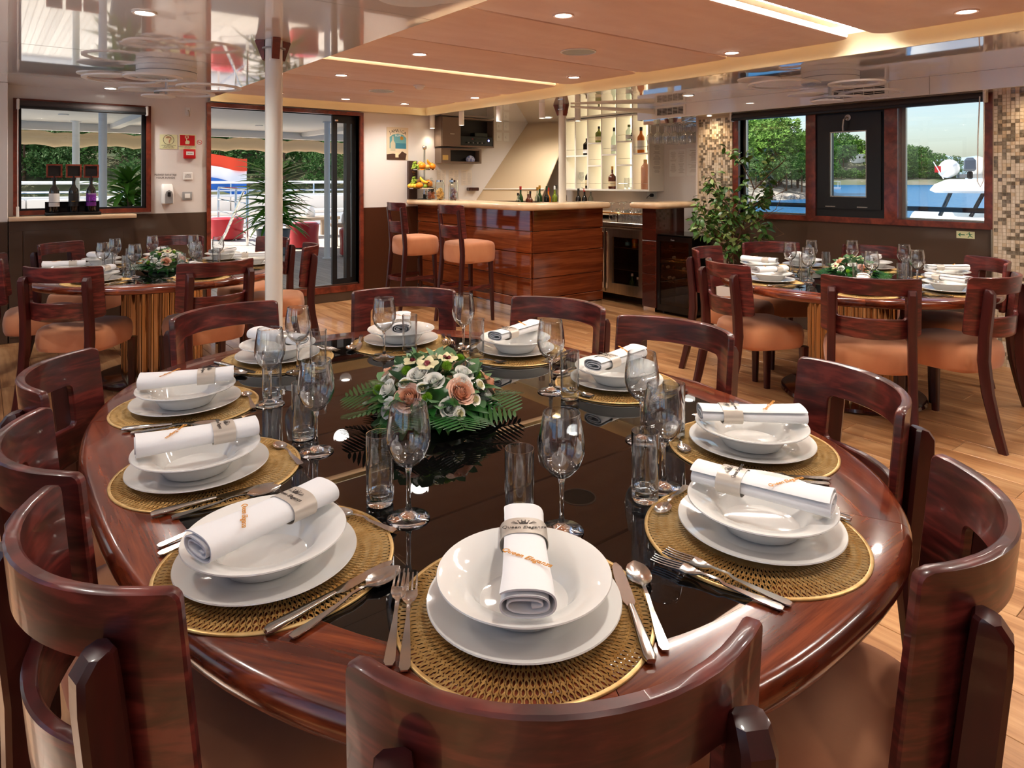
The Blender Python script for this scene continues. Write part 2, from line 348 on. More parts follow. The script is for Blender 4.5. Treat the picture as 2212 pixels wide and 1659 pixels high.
# port wall with a row of windows, forward wall
PW = [(-1.4, 0.0), (0.3, 1.9), (2.2, 3.8), (4.1, 5.5), (5.75, 6.75)]
us = sorted({YF, YB} | {u for p in PW for u in p})
wp = struct('wall_port', wall(us, [0, 0.62, 2.06, ZT], {(a, b_, 0.62, 2.06) for a, b_ in PW}, MX(XP - 0.1), 0.1), wallw)
for i, (a, b_) in enumerate(PW):
    wn = struct('window_%d' % (i + 3), wall([a, a + 0.06, (a + b_) / 2 - 0.03, (a + b_) / 2 + 0.03, b_ - 0.06, b_], [0.62, 0.68, 2.0, 2.06], {(a + 0.06, (a + b_) / 2 - 0.03, 0.68, 2.0), ((a + b_) / 2 + 0.03, b_ - 0.06, 0.68, 2.0)}, MX(XP - 0.08), 0.07), framew)
struct('wainscot', B().box(XP + 0.001, XP + 0.012, YF, 6.9, 0, 0.61), wains, wp)
struct('wall_forward', B().box(XP - 0.1, XB, YF - 0.1, YF, 0, ZT), wainr)
# starboard wall: window wall, return, bar wall
SY0, SY1, SZ0, SZ1 = 1.745, 3.80, 1.03, 1.945
wsb = struct('wall_starboard', wall([YF, SY0, SY1, 4.3], [0, SZ0, SZ1, ZT], {(SY0, SY1, SZ0, SZ1)}, MX(XR), 0.14), wallw)
struct('wainscot', B().box(XR - 0.012, XR - 0.001, 1.7, 4.28, 0, 0.985, 0.003), wains, wsb)
struct('wall_bar', wall([4.3, YB], [0, ZT], set(), MX(XB), 0.1), wallw)
struct('wall_return', B().box(XR + 0.001, XB, 4.28, 4.32, 0, ZT), wallw)
# mosaic columns beside the window: a grout slab and real glass tiles, too small to be picked apart
tile_m = [P('mosaic_cream', lin(228, 216, 198), 0.2, var=(9, lin(206, 188, 164), (1, 6, 1))), P('mosaic_tan', lin(186, 160, 128), 0.2, var=(9, lin(214, 194, 166), (1, 6, 1))), P('mosaic_dark', lin(92, 78, 60), 0.12, var=(30, lin(150, 138, 122), (1, 1, 1)))]
groutm = P('mosaic_grout', lin(196, 178, 150), 0.7)
def mosaic(y0, y1, xf, zt):
    c = struct('trim_1' if y0 < 2 else 'trim_2', B().box(xf + 0.004, XR - 0.0005, y0, y1, 0, zt), groutm)
    b = B(); p = 0.0262; rr = random.Random(5)
    ny, nz = int((y1 - y0) / p), int(zt / p)
    for i in range(ny):
        for j in range(nz):
            q = rr.random(); b.mat(2 if q < 0.33 else (1 if q < 0.5 else 0))
            ya, za = y0 + i * p + 0.0014, j * p + 0.0014; yb, zb = ya + p - 0.0028, za + p - 0.0028; d = xf + rr.uniform(-0.0012, 0.001); t1, t2 = rr.uniform(-0.0006, 0.0006), rr.uniform(-0.0006, 0.0006)
            b.add([(d + t1, ya, za), (d - t1, yb, za), (d - t1 + t2, yb, zb), (d + t1 + t2, ya, zb), (xf + 0.005, ya, za), (xf + 0.005, yb, za), (xf + 0.005, yb, zb), (xf + 0.005, ya, zb)], [(0, 1, 2, 3), (0, 4, 5, 1), (1, 5, 6, 2), (2, 6, 7, 3), (3, 7, 4, 0)])
    o = obj('mosaic_tiles', b, tile_m, c, smooth=0, kind='stuff')
    return c
m1 = mosaic(0.95, 1.69, XR - 0.045, 2.02)
struct('corner_strip', B().box(XR - 0.05, XR - 0.001, 1.6905, 1.6985, 0, 0.985), inox, m1)
mosaic(3.86, 4.27, XR - 0.045, 1.99)
# ceilings: port, starboard, recess with padded panels
cp = struct('ceiling_port', B().box(XP, 1.78, YF, YB, ZP, ZT), lacquer)
for yy in (0.9, 2.9, 4.9): struct('joint', B().box(XP, 1.78, yy, yy + 0.003, ZP - 0.0006, ZP + 0.01), grey, cp)
cs = struct('ceiling_starboard', B().box(4.23, XB, YF, YB, ZS, ZT), lacquer)
cr = struct('ceiling_recess', B().box(1.78, 4.23, YF, YB, ZT, ZT + 0.03), cream)
b = B(); prof = [(0.0, ZS - 0.004), (0.0, ZS + 0.012), (-0.008, ZS + 0.05), (-0.03, ZS + 0.085), (-0.075, ZS + 0.11), (-0.075, ZT), (0.02, ZT), (0.02, ZS - 0.004)]
b.rings([[(4.225 + dx, yy, z) for dx, z in prof] for yy in (YF, YB - 0.08)])
struct('cove', b, cream, cs)
b = B(); b.rings([[(xx, YB - 0.075 + dx, z) for dx, z in prof] for xx in (1.78, 4.225)])
struct('cove', b, cream, cr)
struct('cove_soffit', B().box(1.78, 4.23, YB - 0.076, YB, ZS - 0.004, ZS + 0.004), cream, cr)
PY = [(6.20, 6.93), (5.35, 6.185), (4.54, 5.335), (3.585, 4.42), (2.755, 3.57), (1.92, 2.74), (0.955, 1.78), (0.12, 0.94), (-0.72, 0.105), (-1.6, -0.86)]
for a, c in PY:
    lay = [(0.018, 2.238), (0.006, 2.228), (0, 2.214), (0.005, 2.200), (0.02, 2.195)]
    R = [[(px, py, z) for px, py in rrect(2.315 - 2 * i, c - a - 2 * i, 0.075, 5, 2.978, (a + c) / 2)] for i, z in lay]
    bb = B(); bb.rings(R); o = struct('panel', bb, [suedec, piping], cr, 50)
for a, c in ((4.42, 4.54), (1.78, 1.92), (-0.86, -0.72)):
    mid = (a + c) / 2
    for s in (-0.026, 0.026): struct('led_strip', B().box(1.92, 4.03, mid + s - 0.013, mid + s + 0.013, 2.248, 2.256), led_dim if a > 4 else led, cr)
    struct('led_channel', B().box(1.88, 4.07, mid - 0.052, mid + 0.052, 2.257, 2.269), white, cr)
for xx in (1.795, 4.13): struct('cove_led', B().box(xx, xx + 0.018, -1.6, 6.9, 2.258, 2.266), cove_led, cr)
struct('cove_led', B().box(1.9, 4.1, 6.94, 6.955, 2.258, 2.266), cove_led, cr)
# starboard bulkhead above the window (air duct)
bk = struct('ceiling_bulkhead', B().box(5.6, XB, YF, 4.9, 1.988, ZS + 0.002, 0.004), lacquer)
struct('joint', B().box(5.5985, 5.602, 2.03, 2.033, 1.99, ZS), grey, bk)

# ---- aft window
w1 = struct('window_1', wall([0.224, WX0, WX1, 1.266], [1.048, WZ0, WZ1, 2.04], {(WX0, WX1, WZ0, WZ1)}, MY(YB - 0.03), 0.10), framew)
struct('gasket', wall([WX0, WX0 + 0.02, WX1 - 0.03, WX1], [WZ0, WZ0 + 0.015, WZ1 - 0.02, WZ1], {(WX0 + 0.02, WX1 - 0.03, WZ0 + 0.015, WZ1 - 0.02)}, MY(YB + 0.03), 0.03), blackal, w1)
struct('pane', B().box(WX0 + 0.01, WX1 - 0.01, YB + 0.04, YB + 0.046, WZ0 + 0.01, WZ1 - 0.01), pane, w1)
# ---- sliding door
d1 = struct('door_1', wall([1.757, DX0, DX1, 3.43], [0.10, DZ0, DZ1, 2.11], {(DX0, DX1, DZ0, DZ1)}, MY(YB - 0.035), 0.15), framew)
struct('track', B().box(DX0, DX1, YB + 0.02, YB + 0.11, DZ0, DZ0 + 0.012), inox, d1)
for k, (a, c, yy) in enumerate(((3.085, 3.30, YB + 0.03), (3.25, 3.388, YB + 0.075))):
    struct('sliding_leaf', wall([a, a + 0.055, c - 0.05, c], [DZ0 + 0.013, 0.24, 1.985, DZ1 - 0.002], {(a + 0.055, c - 0.05, 0.24, 1.985)}, MY(yy), 0.035), blackal, d1)
    struct('pane', B().box(a + 0.05, c - 0.045, yy + 0.015, yy + 0.021, 0.235, 1.99), pane, d1)
struct('latch', B().box(3.11, 3.15, YB + 0.02, YB + 0.029, 2.0, 2.02, 0.003), chrome, d1)
# ---- starboard triple window
MUL = [(3.025, 3.115), (2.345, 2.445)]
w2 = struct('window_2', wall([1.69, SY0, MUL[1][0], MUL[1][1], MUL[0][0], MUL[0][1], SY1, 3.86], [0.982, SZ0, SZ1, 1.995], {(SY0, MUL[1][0], SZ0, SZ1), (MUL[1][1], MUL[0][0], SZ0, SZ1), (MUL[0][1], SY1, SZ0, SZ1)}, MX(XR - 0.035), 0.11), framew)
for a, c in ((SY0, MUL[1][0]), (MUL[0][1], SY1)):
    struct('gasket', wall([a, a + 0.012, c - 0.03, c], [SZ0, SZ0 + 0.012, SZ1 - 0.01, SZ1], {(a + 0.012, c - 0.03, SZ0 + 0.012, SZ1 - 0.01)}, MX(XR + 0.05), 0.03), inox, w2)
    struct('pane', B().box(XR + 0.06, XR + 0.066, a + 0.005, c - 0.005, SZ0 + 0.005, SZ1 - 0.005), pane, w2)
a, c = MUL[1][1], MUL[0][0]
struct('sash', wall([a, a + 0.14, c - 0.125, c], [SZ0, 1.20, 1.765, SZ1], {(a + 0.14, c - 0.125, 1.20, 1.765)}, MX(XR - 0.015), 0.06), blackal, w2)
struct('sash', wall([a + 0.025, a + 0.14, c - 0.125, c - 0.025], [SZ0 + 0.07, 1.20, 1.765, SZ1 - 0.035], {(a + 0.14, c - 0.125, 1.20, 1.765)}, MX(XR - 0.04), 0.03), blackal, w2)
struct('glazing_bead', wall([a + 0.138, a + 0.150, c - 0.135, c - 0.123], [1.198, 1.21, 1.755, 1.767], {(a + 0.150, c - 0.135, 1.21, 1.755)}, MX(XR - 0.03), 0.02), inox, w2)
struct('pane', B().box(XR - 0.012, XR - 0.006, a + 0.135, c - 0.12, 1.195, 1.77), pane, w2)
for yy in (a + 0.13, c - 0.18): struct('hinge', B().box(XR - 0.046, XR - 0.041, yy, yy + 0.085, SZ0 + 0.083, SZ0 + 0.092), inox, w2)
bb = B().tube([(XR - 0.045, 2.735, 1.875), (XR - 0.075, 2.735, 1.878), (XR - 0.085, 2.75, 1.86), (XR - 0.085, 2.758, 1.80), (XR - 0.08, 2.758, 1.765)], 0.008, 8)
bb.lathe([(0.001, 0), (0.026, 0), (0.026, 0.008), (0.001, 0.01)], 16, Matrix.Translation((XR - 0.041, 2.735, 1.878)) @ Matrix.Rotation(rad(-90), 4, 'Y'))
struct('handle', bb, inox, w2)
struct('outer_rail', B().tube([(6.45, 0.6, 1.095), (6.45, 5.2, 1.095)], 0.022, 10), blackal, None)['kind'] = 'structure'

# ---- roller blinds
def blind(label, M, L, grp):
    t = thing('roller_blind', label, 'blind', (0, 0, 0)); t.matrix_world = M
    obj('rolled_cloth', B().tube([(0.02, 0, 0), (L - 0.02, 0, 0)], 0.036, 14), blindc, t)
    obj('bottom_bar', B().box(0.02, L - 0.02, -0.042, -0.032, -0.034, -0.014, 0.003), blackal, t)
    for xx in (0.0, L - 0.02): obj('end_bracket', B().box(xx, xx + 0.02, -0.042, 0.02, -0.045, 0.045, 0.006), white, t)
    return t
bl = blind('dark roller blind rolled up over the aft window beside the wine bottles', Matrix.Translation((0.245, YB - 0.072, 1.985)), 0.985, None)
obj('bead_chain', B().tube([(0.008, -0.048, 0.03), (0.006, -0.05, -0.4), (0.007, -0.05, -0.86)], 0.0045, 6), white, bl)
obj('chain_weight', B().box(-0.004, 0.016, -0.056, -0.044, -0.96, -0.86, 0.004), white, bl)
bs = blind('long dark roller blind rolled up over the triple starboard window', Matrix.Translation((XR - 0.082, 3.84, 1.957)) @ Matrix.Rotation(rad(-90), 4, 'Z'), 2.13, None)
obj('bead_chain', B().tube([(2.122, -0.045, 0.0), (2.122, -0.05, -0.3), (2.118, -0.05, -0.62), (2.10, -0.05, -0.66), (2.082, -0.05, -0.62), (2.085, -0.05, -0.3), (2.095, -0.045, 0.0)], 0.0042, 6), white, bs)

# ---- white poles with mahogany brackets
def pole(label, x, y, z0, r, zc):
    t = thing('support_pole', label, 'pole', (x, y, z0))
    obj('shaft', B().cyl(0, 0, 0, zc - z0 - 0.001, r, 28), poleW, t)
    obj('collar', B().lathe([(r + 0.001, zc - z0 - 0.055), (r + 0.016, zc - z0 - 0.055), (r + 0.016, zc - z0 - 0.047), (r + 0.001, zc - z0 - 0.047)], 28, wrap=True), chrome if z0 > 1 else grey, t)
    for k in range(3):
        bb = B().poly([(r + 0.0005, 0), (r + 0.0005, -0.11), (r + 0.012, -0.115), (r + 0.055, -0.005), (r + 0.05, 0)], 0.042, Matrix.Rotation(rad(20 + 120 * k), 4, 'Z') @ Matrix.Translation((0, 0.021, zc - z0 - 0.001)) @ Matrix.Rotation(rad(90), 4, 'X'))
        obj('bracket', bb, framew, t)
    return t
pole('white round steel pole standing between the oval table and the aft round table', 1.325, 3.88, 0, 0.048, ZP)
pole('slim white pole rising from the bar counter to the ceiling', 4.74, 5.16, 1.1173, 0.04, ZS)

# ================================================================== CHAIRS
def panel_mesh(name, half, sag, z0, z1, oz0, oz1, ohalf, m, lean=0.10, th=0.02, ybulge=-0.265, dip=0.018):
    Rr = (half * half + sag * sag) / (2 * sag); amax = math.asin(half / Rr); L = Rr * amax
    cyy = ybulge + Rr
    def outline(w, za, zb, r, n=6, m_=12):
        pts = []
        c = rrect(2 * w, zb - za, r, n, 0, (za + zb) / 2)
        full = []
        for i in range(len(c)):
            p, q = c[i], c[(i + 1) % len(c)]; full.append(p)
            d = hypot(q[0] - p[0], q[1] - p[1]); k = int(d / 0.03)
            for j in range(1, k + 1): full.append((p[0] + (q[0] - p[0]) * j / (k + 1), p[1] + (q[1] - p[1]) * j / (k + 1)))
        return full
    def resample(pts, n, ctr):
        # sample by arc length, starting from the ray at angle 0
        P_ = pts + [pts[0]]; D = [0]
        for i in range(len(pts)): D.append(D[-1] + hypot(P_[i + 1][0] - P_[i][0], P_[i + 1][1] - P_[i][1]))
        out = []
        for k in range(n):
            t = D[-1] * k / n; i = 0
            while D[i + 1] < t: i += 1
            f = (t - D[i]) / max(1e-9, D[i + 1] - D[i]); out.append((P_[i][0] + (P_[i + 1][0] - P_[i][0]) * f, P_[i][1] + (P_[i + 1][1] - P_[i][1]) * f))
        return out
    def by_angle(pts, ctr, ar):
        """intersect the outline with rays from ctr (scaled so both outlines share the ray set)"""
        res = []
        for a in ar:
            best = None
            dx, dz = cos(a), sin(a)
            for i in range(len(pts)):
                p, q = pts[i], pts[(i + 1) % len(pts)]
                ex, ez = q[0] - p[0], q[1] - p[1]; den = dx * ez - dz * ex
                if abs(den) < 1e-12: continue
                px, pz = p[0] - ctr[0], p[1] - ctr[1]
                t = (px * ez - pz * ex) / den; u = (px * dz - pz * dx) / den
                if t > 0 and -1e-6 <= u <= 1 + 1e-6 and (best is None or t < best): best = t
            res.append((ctr[0] + dx * best, ctr[1] + dz * best))
        return res
    ctr = (0, (oz0 + oz1) / 2)
    inner = outline(ohalf, oz0, oz1, 0.016, 4); outer = outline(L, z0, z1, 0.016, 4)
    ar = set()
    for pts in (inner, outer):
        for p in pts: ar.add(round(math.atan2(p[1] - ctr[1], p[0] - ctr[0]), 3))
    ar = sorted(ar); ar2 = [ar[0]]
    for a in ar[1:]:
        if a - ar2[-1] > 0.02: ar2.append(a)
    I = by_angle(inner, ctr, ar2); O = by_angle(outer, ctr, ar2)
    def P3(s, z, off):
        a = s / Rr; r = Rr + off
        zz = z - dip * (1 - (s / L) ** 2) * max(0, min(1, (oz0 - z) / max(1e-6, oz0 - z0) )) if z < oz0 else z
        return (r * sin(a), cyy - r * cos(a) - lean * (zz - 0.6), zz)
    R = []; c = 0.0035
    for (ix, iz), (ox, oz_) in zip(I, O):
        d = hypot(ox - ix, oz_ - iz); ux, uz = (ox - ix) / d, (oz_ - iz) / d
        pt = lambda t, off: P3(ix + ux * t, iz + uz * t, off)
        sec = [pt(0, c), pt(c, 0)] + [pt(c + (d - 2 * c) * k / 4, 0) for k in range(1, 4)] + [pt(d - c, 0), pt(d, c), pt(d, th - c), pt(d - c, th)] + [pt(c + (d - 2 * c) * k / 4, th) for k in (3, 2, 1)] + [pt(c, th), pt(0, th - c)]
        R.append(sec)
    b = B(); b.rings(R, wrap=True); return mesh_of(name, b, m, 40)
def seat_mesh(name, wf, wr_, d, z0, z1, m, yc=0.0):
    def layer(ins, z, puff=0):
        out = []
        for k in range(40):
            a = 2 * pi * k / 40; ca, sa = cos(a), sin(a); e = 2 / 4.2
            x_ = math.copysign(abs(ca) ** e, ca); y_ = math.copysign(abs(sa) ** e, sa)
            w = (wr_ + (wf - wr_) * (y_ + 1) / 2) / 2
            out.append((x_ * (w - ins), yc + y_ * (d / 2 - ins), z))
        return out
    h = z1 - z0
    lay = [(0.03, z0), (0.008, z0 + 0.008), (0.0, z0 + 0.03), (-0.004, z0 + h * 0.5), (0.0, z1 - 0.045), (0.006, z1 - 0.024), (0.022, z1 - 0.009), (0.05, z1 - 0.001), (0.11, z1 + 0.005), (0.17, z1 + 0.008)]
    b = B(); b.rings([layer(i, z) for i, z in lay]); return mesh_of(name, b, m, 50)
def bar_mesh(name, secs, m, sm=30):
    """secs: (cx, cy, z, wx, wy) box sections with small chamfers"""
    R = []
    for cx, cy_, z, wx, wy in secs:
        R.append([(px, py, z) for px, py in rrect(wx, wy, min(0.007, wx * .3), 1, cx, cy_)])
    b = B(); b.rings(R); return mesh_of(name, b, m, sm)
def make_chair(label):
    t = thing('dining_chair', label, 'chair')
    link('seat', SEAT, t); link('backrest', BACK, t)
    for s in (0, 1): link('front_leg', FLEG[s], t)
    for s in (0, 1): link('rear_leg', RLEG[s], t)
    return t
SEAT = seat_mesh('seat', 0.420, 0.420, 0.42, 0.345, 0.495, seatm, 0.0)
BACK = panel_mesh('backrest', 0.2175, 0.104, 0.562, 0.855, 0.650, 0.768, 0.158, chairw, ybulge=-0.277)
FLEG = [bar_mesh('front_leg', [(s * 0.180, 0.175, 0.0, 0.034, 0.034), (s * 0.182, 0.178, 0.36, 0.046, 0.046)], legw) for s in (-1, 1)]
RLEG = [bar_mesh('rear_leg', [(s * 0.183, -0.345, 0.0, 0.036, 0.040), (s * 0.183, -0.312, 0.12, 0.038, 0.046), (s * 0.183, -0.276, 0.28, 0.040, 0.052), (s * 0.183, -0.258, 0.44, 0.040, 0.054), (s * 0.181, -0.262, 0.56, 0.040, 0.052), (s * 0.180, -0.281, 0.74, 0.040, 0.050), (s * 0.180, -0.284, 0.778, 0.040, 0.046), (s * 0.180, -0.279, 0.797, 0.038, 0.03), (s * 0.180, -0.275, 0.801, 0.034, 0.016)], legw) for s in (-1, 1)]
first_chair = [None]
def place_chair(mx, my, ang, label, group, push=0.0):
    a = rad(ang); n = (cos(a), sin(a)); px, py = mx - n[0] * (0.1955 + push), my - n[1] * (0.1955 + push); rz = a + pi / 2
    if first_chair[0] is None:
        t = make_chair(label); t.location = (px, py, 0); t.rotation_euler = (0, 0, rz); t['group'] = group; first_chair[0] = t; return t
    return dup(first_chair[0], (px, py, 0), rz, label, group)
G1 = 'chairs around the oval table'
O_ = 'dining chair of reddish wood with peach suede seat '
place_chair(0.492, 0.530, -120, 'dining chair nearest of all, its curved back rail against the nearest plate', G1, 0.028)
place_chair(1.154, 0.413, -73, 'dining chair at the right edge, deep curved back seen half from behind', G1, 0.018)
place_chair(1.685, 0.799, -35, 'dining chair with reddish grain showing beyond the nearest right-side plate', G1, 0.018)
place_chair(0.143, 1.113, -168, 'dining chair at the left corner, dark back with tall stile nearest the camera', G1, 0.012)
place_chair(0.126, 1.570, -178, 'second of the three dining chairs along the left edge of the oval table', G1, 0.012)
place_chair(0.206, 2.119, 160, 'farthest of the three dining chairs along the left edge of the oval table', G1)
place_chair(0.750, 2.686, 109, 'dining chair at the far end of the oval table, beside the tall white pole', G1)
place_chair(1.478, 2.646, 56, 'dining chair at the far end of the oval table, before the bar stools', G1)
place_chair(1.818, 2.029, 13, 'dining chair of the oval table in front of the wooden bar end', G1)
place_chair(1.847, 1.474, 6, 'dining chair of the oval table in front of the black wine cooler', G1)
G2 = 'chairs around the aft round table'
def round_chairs(c, lst, g):
    for ang, d, off, lab in lst:
        a = rad(ang); place_chair(c[0] + d * cos(a), c[1] + d * sin(a), ang + off, lab, g)
TL, TR = (1.0, 5.17), (4.31, 2.01)
round_chairs(TL, [(-140, 0.80, 12, 'dining chair seen from behind at the aft round table, under the wine bottle stand'),
    (-80, 0.80, -4, 'dining chair seen from behind at the aft round table, left of the white pole'),
    (-9, 0.94, -12, 'dining chair seen from its side between the white pole and the deck door'),
    (33, 1.13, -18, 'dining chair partly hidden behind the white pole, in front of the deck door'),
    (75, 1.32, -10, 'dining chair behind the flowers of the aft round table, near the door frame'),
    (113, 1.24, 22, 'dining chair against the brown cabinet under the aft window'),
    (158, 0.93, 18, 'dining chair cut by the left edge of the photo at the aft round table')], G2)
G3 = 'chairs around the starboard round table'
round_chairs(TR, [(152, 0.82, 3, 'dining chair in front, leftmost of the two seen from behind at the starboard table'),
    (-149, 0.82, -3, 'dining chair in the middle front of the starboard round table, open back facing the camera'),
    (-101, 0.80, 2, 'dining chair at the right front of the starboard table, before the mosaic column'),
    (-41, 0.80, -5, 'dining chair under the green exit sign, half hidden by the right front chair'),
    (16, 0.92, -14, 'dining chair behind the flowers, its red back under the black window sash'),
    (57, 1.05, -3, 'dining chair beyond the starboard table, next to the ficus foliage'),
    (99, 0.94, 5, 'dining chair seen edge-on beside the black wine cooler')], G3)

# ---- bar stools
def make_stool(label, loc, rz):
    t = thing('bar_stool', label, 'bar stool', loc, rz, 'bar stools at the bar')
    link('seat', seat_mesh('stool_seat', 0.435, 0.42, 0.41, 0.565, 0.765, seatm), t)
    link('backrest', panel_mesh('stool_backrest', 0.190, 0.066, 0.80, 1.115, 0.92, 1.03, 0.132, chairw, lean=0.12, ybulge=-0.21, dip=0.0), t)
    for s in (-1, 1):
        link('front_leg', bar_mesh('front_leg', [(s * 0.165, 0.165, 0, 0.03, 0.03), (s * 0.155, 0.145, 0.58, 0.042, 0.042)], legw), t)
        link('rear_leg', bar_mesh('rear_leg', [(s * 0.172, -0.262, 0, 0.032, 0.036), (s * 0.165, -0.225, 0.3, 0.036, 0.042), (s * 0.155, -0.195, 0.66, 0.038, 0.044), (s * 0.150, -0.215, 0.9, 0.036, 0.042), (s * 0.150, -0.236, 1.06, 0.036, 0.036), (s * 0.150, -0.232, 1.075, 0.03, 0.02)], legw), t)
    pts = [(-0.165, 0.15), (-0.172, 0.0), (-0.165, -0.16), (-0.11, -0.245), (0, -0.27), (0.11, -0.245), (0.165, -0.16), (0.172, 0.0), (0.165, 0.15)]
    b = B(); R = []
    for x_, y_ in pts:
        k = hypot(x_, y_); ux, uy = x_ / k, y_ / k; R.append([(x_ - ux * 0.011, y_ - uy * 0.011, 0.315), (x_ + ux * 0.011, y_ + uy * 0.011, 0.315), (x_ + ux * 0.011, y_ + uy * 0.011, 0.35), (x_ - ux * 0.011, y_ - uy * 0.011, 0.35)])
    b.rings(R); obj('foot_rest', b, chairw, t)
    obj('front_rail', B().box(-0.15, 0.15, 0.146, 0.166, 0.25, 0.29, 0.004), chairw, t)
    return t
s1 = make_stool('bar stool nearer the bar corner, peach suede seat facing the counter', (3.70, 5.36, 0), rad(-86))
dup(s1, (3.62, 6.24, 0), rad(-92), 'bar stool farther from the bar corner, beside the deck door wall')

# ================================================================== TABLES
ZTAB = 0.725
def sup(a, rx, ry, n):
    ca, sa = cos(a), sin(a); e = 2.0 / n
    return (math.copysign(abs(ca) ** e, ca) * rx, math.copysign(abs(sa) ** e, sa) * ry)
def make_table(label, rx, ry, n, segs, rot0, loc, rimw, name='dining_table'):
    t = thing(name, label, 'table', loc)
    N = 48
    gl = [sup(2 * pi * k / 96, rx - rimw, ry - rimw, n) for k in range(96)]
    b = B(); b.rings([[(x_, y_, ZTAB - 0.012) for x_, y_ in gl], [(x_, y_, ZTAB - 0.0012) for x_, y_ in gl], [(x_ * 0.9985, y_ * 0.9985, ZTAB - 0.0004) for x_, y_ in gl]]); obj('glass_top', b, blackg, t, smooth=0)
    for k in range(segs):
        a0 = rot0 + 2 * pi * k / segs; a1 = a0 + 2 * pi / segs - 0.0016; am = (a0 + a1) / 2
        p0, p1 = sup(a0, rx, ry, n), sup(a1, rx, ry, n); tx, ty = p1[0] - p0[0], p1[1] - p0[1]; rz = math.atan2(ty, tx); pm = sup(am, rx - rimw / 2, ry - rimw / 2, n)
        Mi = (Matrix.Translation((pm[0], pm[1], 0)) @ Matrix.Rotation(rz, 4, 'Z')).inverted()
        R = []
        for j in range(19):
            a = a0 + (a1 - a0) * j / 18; o = Vector(sup(a, rx, ry, n)).to_3d(); i = Vector(sup(a, rx - rimw - 0.001, ry - rimw - 0.001, n)).to_3d(); d = (o - i); L = d.length; d /= L
            sec = [(0, ZTAB - 0.04), (0, ZTAB), (L - 0.018, ZTAB), (L - 0.008, ZTAB - 0.004), (L, ZTAB - 0.016), (L, ZTAB - 0.03), (L - 0.006, ZTAB - 0.042), (L - 0.02, ZTAB - 0.048), (L - 0.05, ZTAB - 0.048), (L - 0.05, ZTAB - 0.04)]
            R.append([tuple(Mi @ (i + d * s + Vector((0, 0, z)))) for s, z in sec])
        bb = B(); bb.rings(R); obj('rim_board', bb, rimw_mat, t, (pm[0], pm[1], 0), (0, 0, rz), 40)
    obj('under_frame', B().rings([[(x_ * q, y_ * q, z) for x_, y_ in gl] for q, z in ((0.8, ZTAB - 0.075), (0.97, ZTAB - 0.042), (0.97, ZTAB - 0.0125))]), darkw, t)
    # fluted polished pedestal
    F = 20; R = []
    for z, q in ((0.05, 1.0), (0.64, 1.0), (0.65, 1.06)):
        R.append([((0.235 * q + 0.018 * abs(sin(F * pi * j / 240))) * cos(2 * pi * j / 240), (0.235 * q + 0.018 * abs(sin(F * pi * j / 240))) * sin(2 * pi * j / 240), z) for j in range(240)])
    b = B(); b.rings(R); obj('pedestal', b, brass, t, smooth=60)
    obj('base', B().lathe([(0.40, 0.0), (0.415, 0.012), (0.41, 0.03), (0.36, 0.042), (0.25, 0.052)], 56), darkw, t)
    return t
rimw_mat = rimw
TO = (0.96, 1.53)
make_table('big oval dining table with black glass top and mahogany rim, set for ten', 0.795, 1.085, 2.5, 8, rad(22), (TO[0], TO[1], 0), 0.118)
make_table('round dining table with black glass top set before the aft window', 0.79, 0.79, 2.0, 8, rad(10), (TL[0], TL[1], 0), 0.11)
make_table('round dining table with black glass top set under the triple window', 0.79, 0.79, 2.0, 8, rad(30), (TR[0], TR[1], 0), 0.11)

# ================================================================== PLACE SETTINGS
def placemat_mesh():
    b = B(); r0, r1, rows, n = 0.108, 0.181, 5, 118; hgt = (r1 - r0) / rows
    b.lathe([(0.0, 0.0003), (r0, 0.0003), (r0 + 0.001, 0.002), (r0 - 0.003, 0.003), (0.0, 0.003)], 64, caps=(False, False))
    b.lathe([(r1, 0.0003), (0.1875, 0.0003), (0.188, 0.002), (0.1868, 0.0035), (r1 + 0.001, 0.0032)], 96, wrap=True)
    w = 0.00105
    for i in range(rows):
        ra = r0 + i * hgt - 0.0015; rb = ra + hgt + 0.0025
        for k in range(n):
            th = 2 * pi * (k + 0.5 * (i % 2)) / n; dth = pi / n * 0.86
            for s in (-1, 1):
                pts = [(ra, th), (ra + (rb - ra) * 0.35, th + s * dth * 0.85), (ra + (rb - ra) * 0.68, th + s * dth * 0.8), (rb, th)]
                V = []
                for r, a in pts:
                    for off, z in ((-w, 0.0012), (0, 0.0034), (w, 0.0012)):
                        aa = a + off / r; V.append((r * cos(aa), r * sin(aa), z))
                F = []
                for q in range(3):
                    o = q * 3; F += [(o, o + 1, o + 4, o + 3), (o + 1, o + 2, o + 5, o + 4)]
                b.add(V, F)
    me = mesh_of('placemat', b, gold, 60); return me
def blade(b, secs, th=0.0018, nx=6):
    """(y, half width, z, dish) strips"""
    top, bot = [], []
    for y, w, z, d in secs:
        top.append([(-w + 2 * w * k / nx, y, z + d * ((2.0 * k / nx - 1) ** 2 - 1)) for k in range(nx + 1)])
        bot.append([(px, py, pz - th) for px, py, pz in top[-1]])
    R = [t + list(reversed(q)) for t, q in zip(top, bot)]
    return b.rings(R)
def spoon_mesh(name, L, wb_):
    b = B(); h = L / 2; bl_ = L * 0.33; S = []
    for k in range(8):
        u = k / 7.0; y = h - bl_ * u; w = wb_ * sqrt(max(0.0008, 1 - (2 * u - 1) ** 2)) * (1.0 - 0.12 * (1 - u)); S.append((y, max(w, 0.002), 0.0075 + 0.002 * (u - .5) ** 2, 0.0055 * sin(pi * min(1, max(0.0, u)))))
    S += [(h - bl_ - 0.008, 0.0028, 0.010, 0), (h - bl_ - 0.03, 0.0026, 0.011, 0), (-h * 0.2, 0.0034, 0.007, 0), (-h * 0.7, 0.0062, 0.0042, 0), (-h * 0.93, 0.0072, 0.0036, 0), (-h, 0.0045, 0.0032, 0)]
    blade(b, S); return mesh_of(name, b, steel, 50)
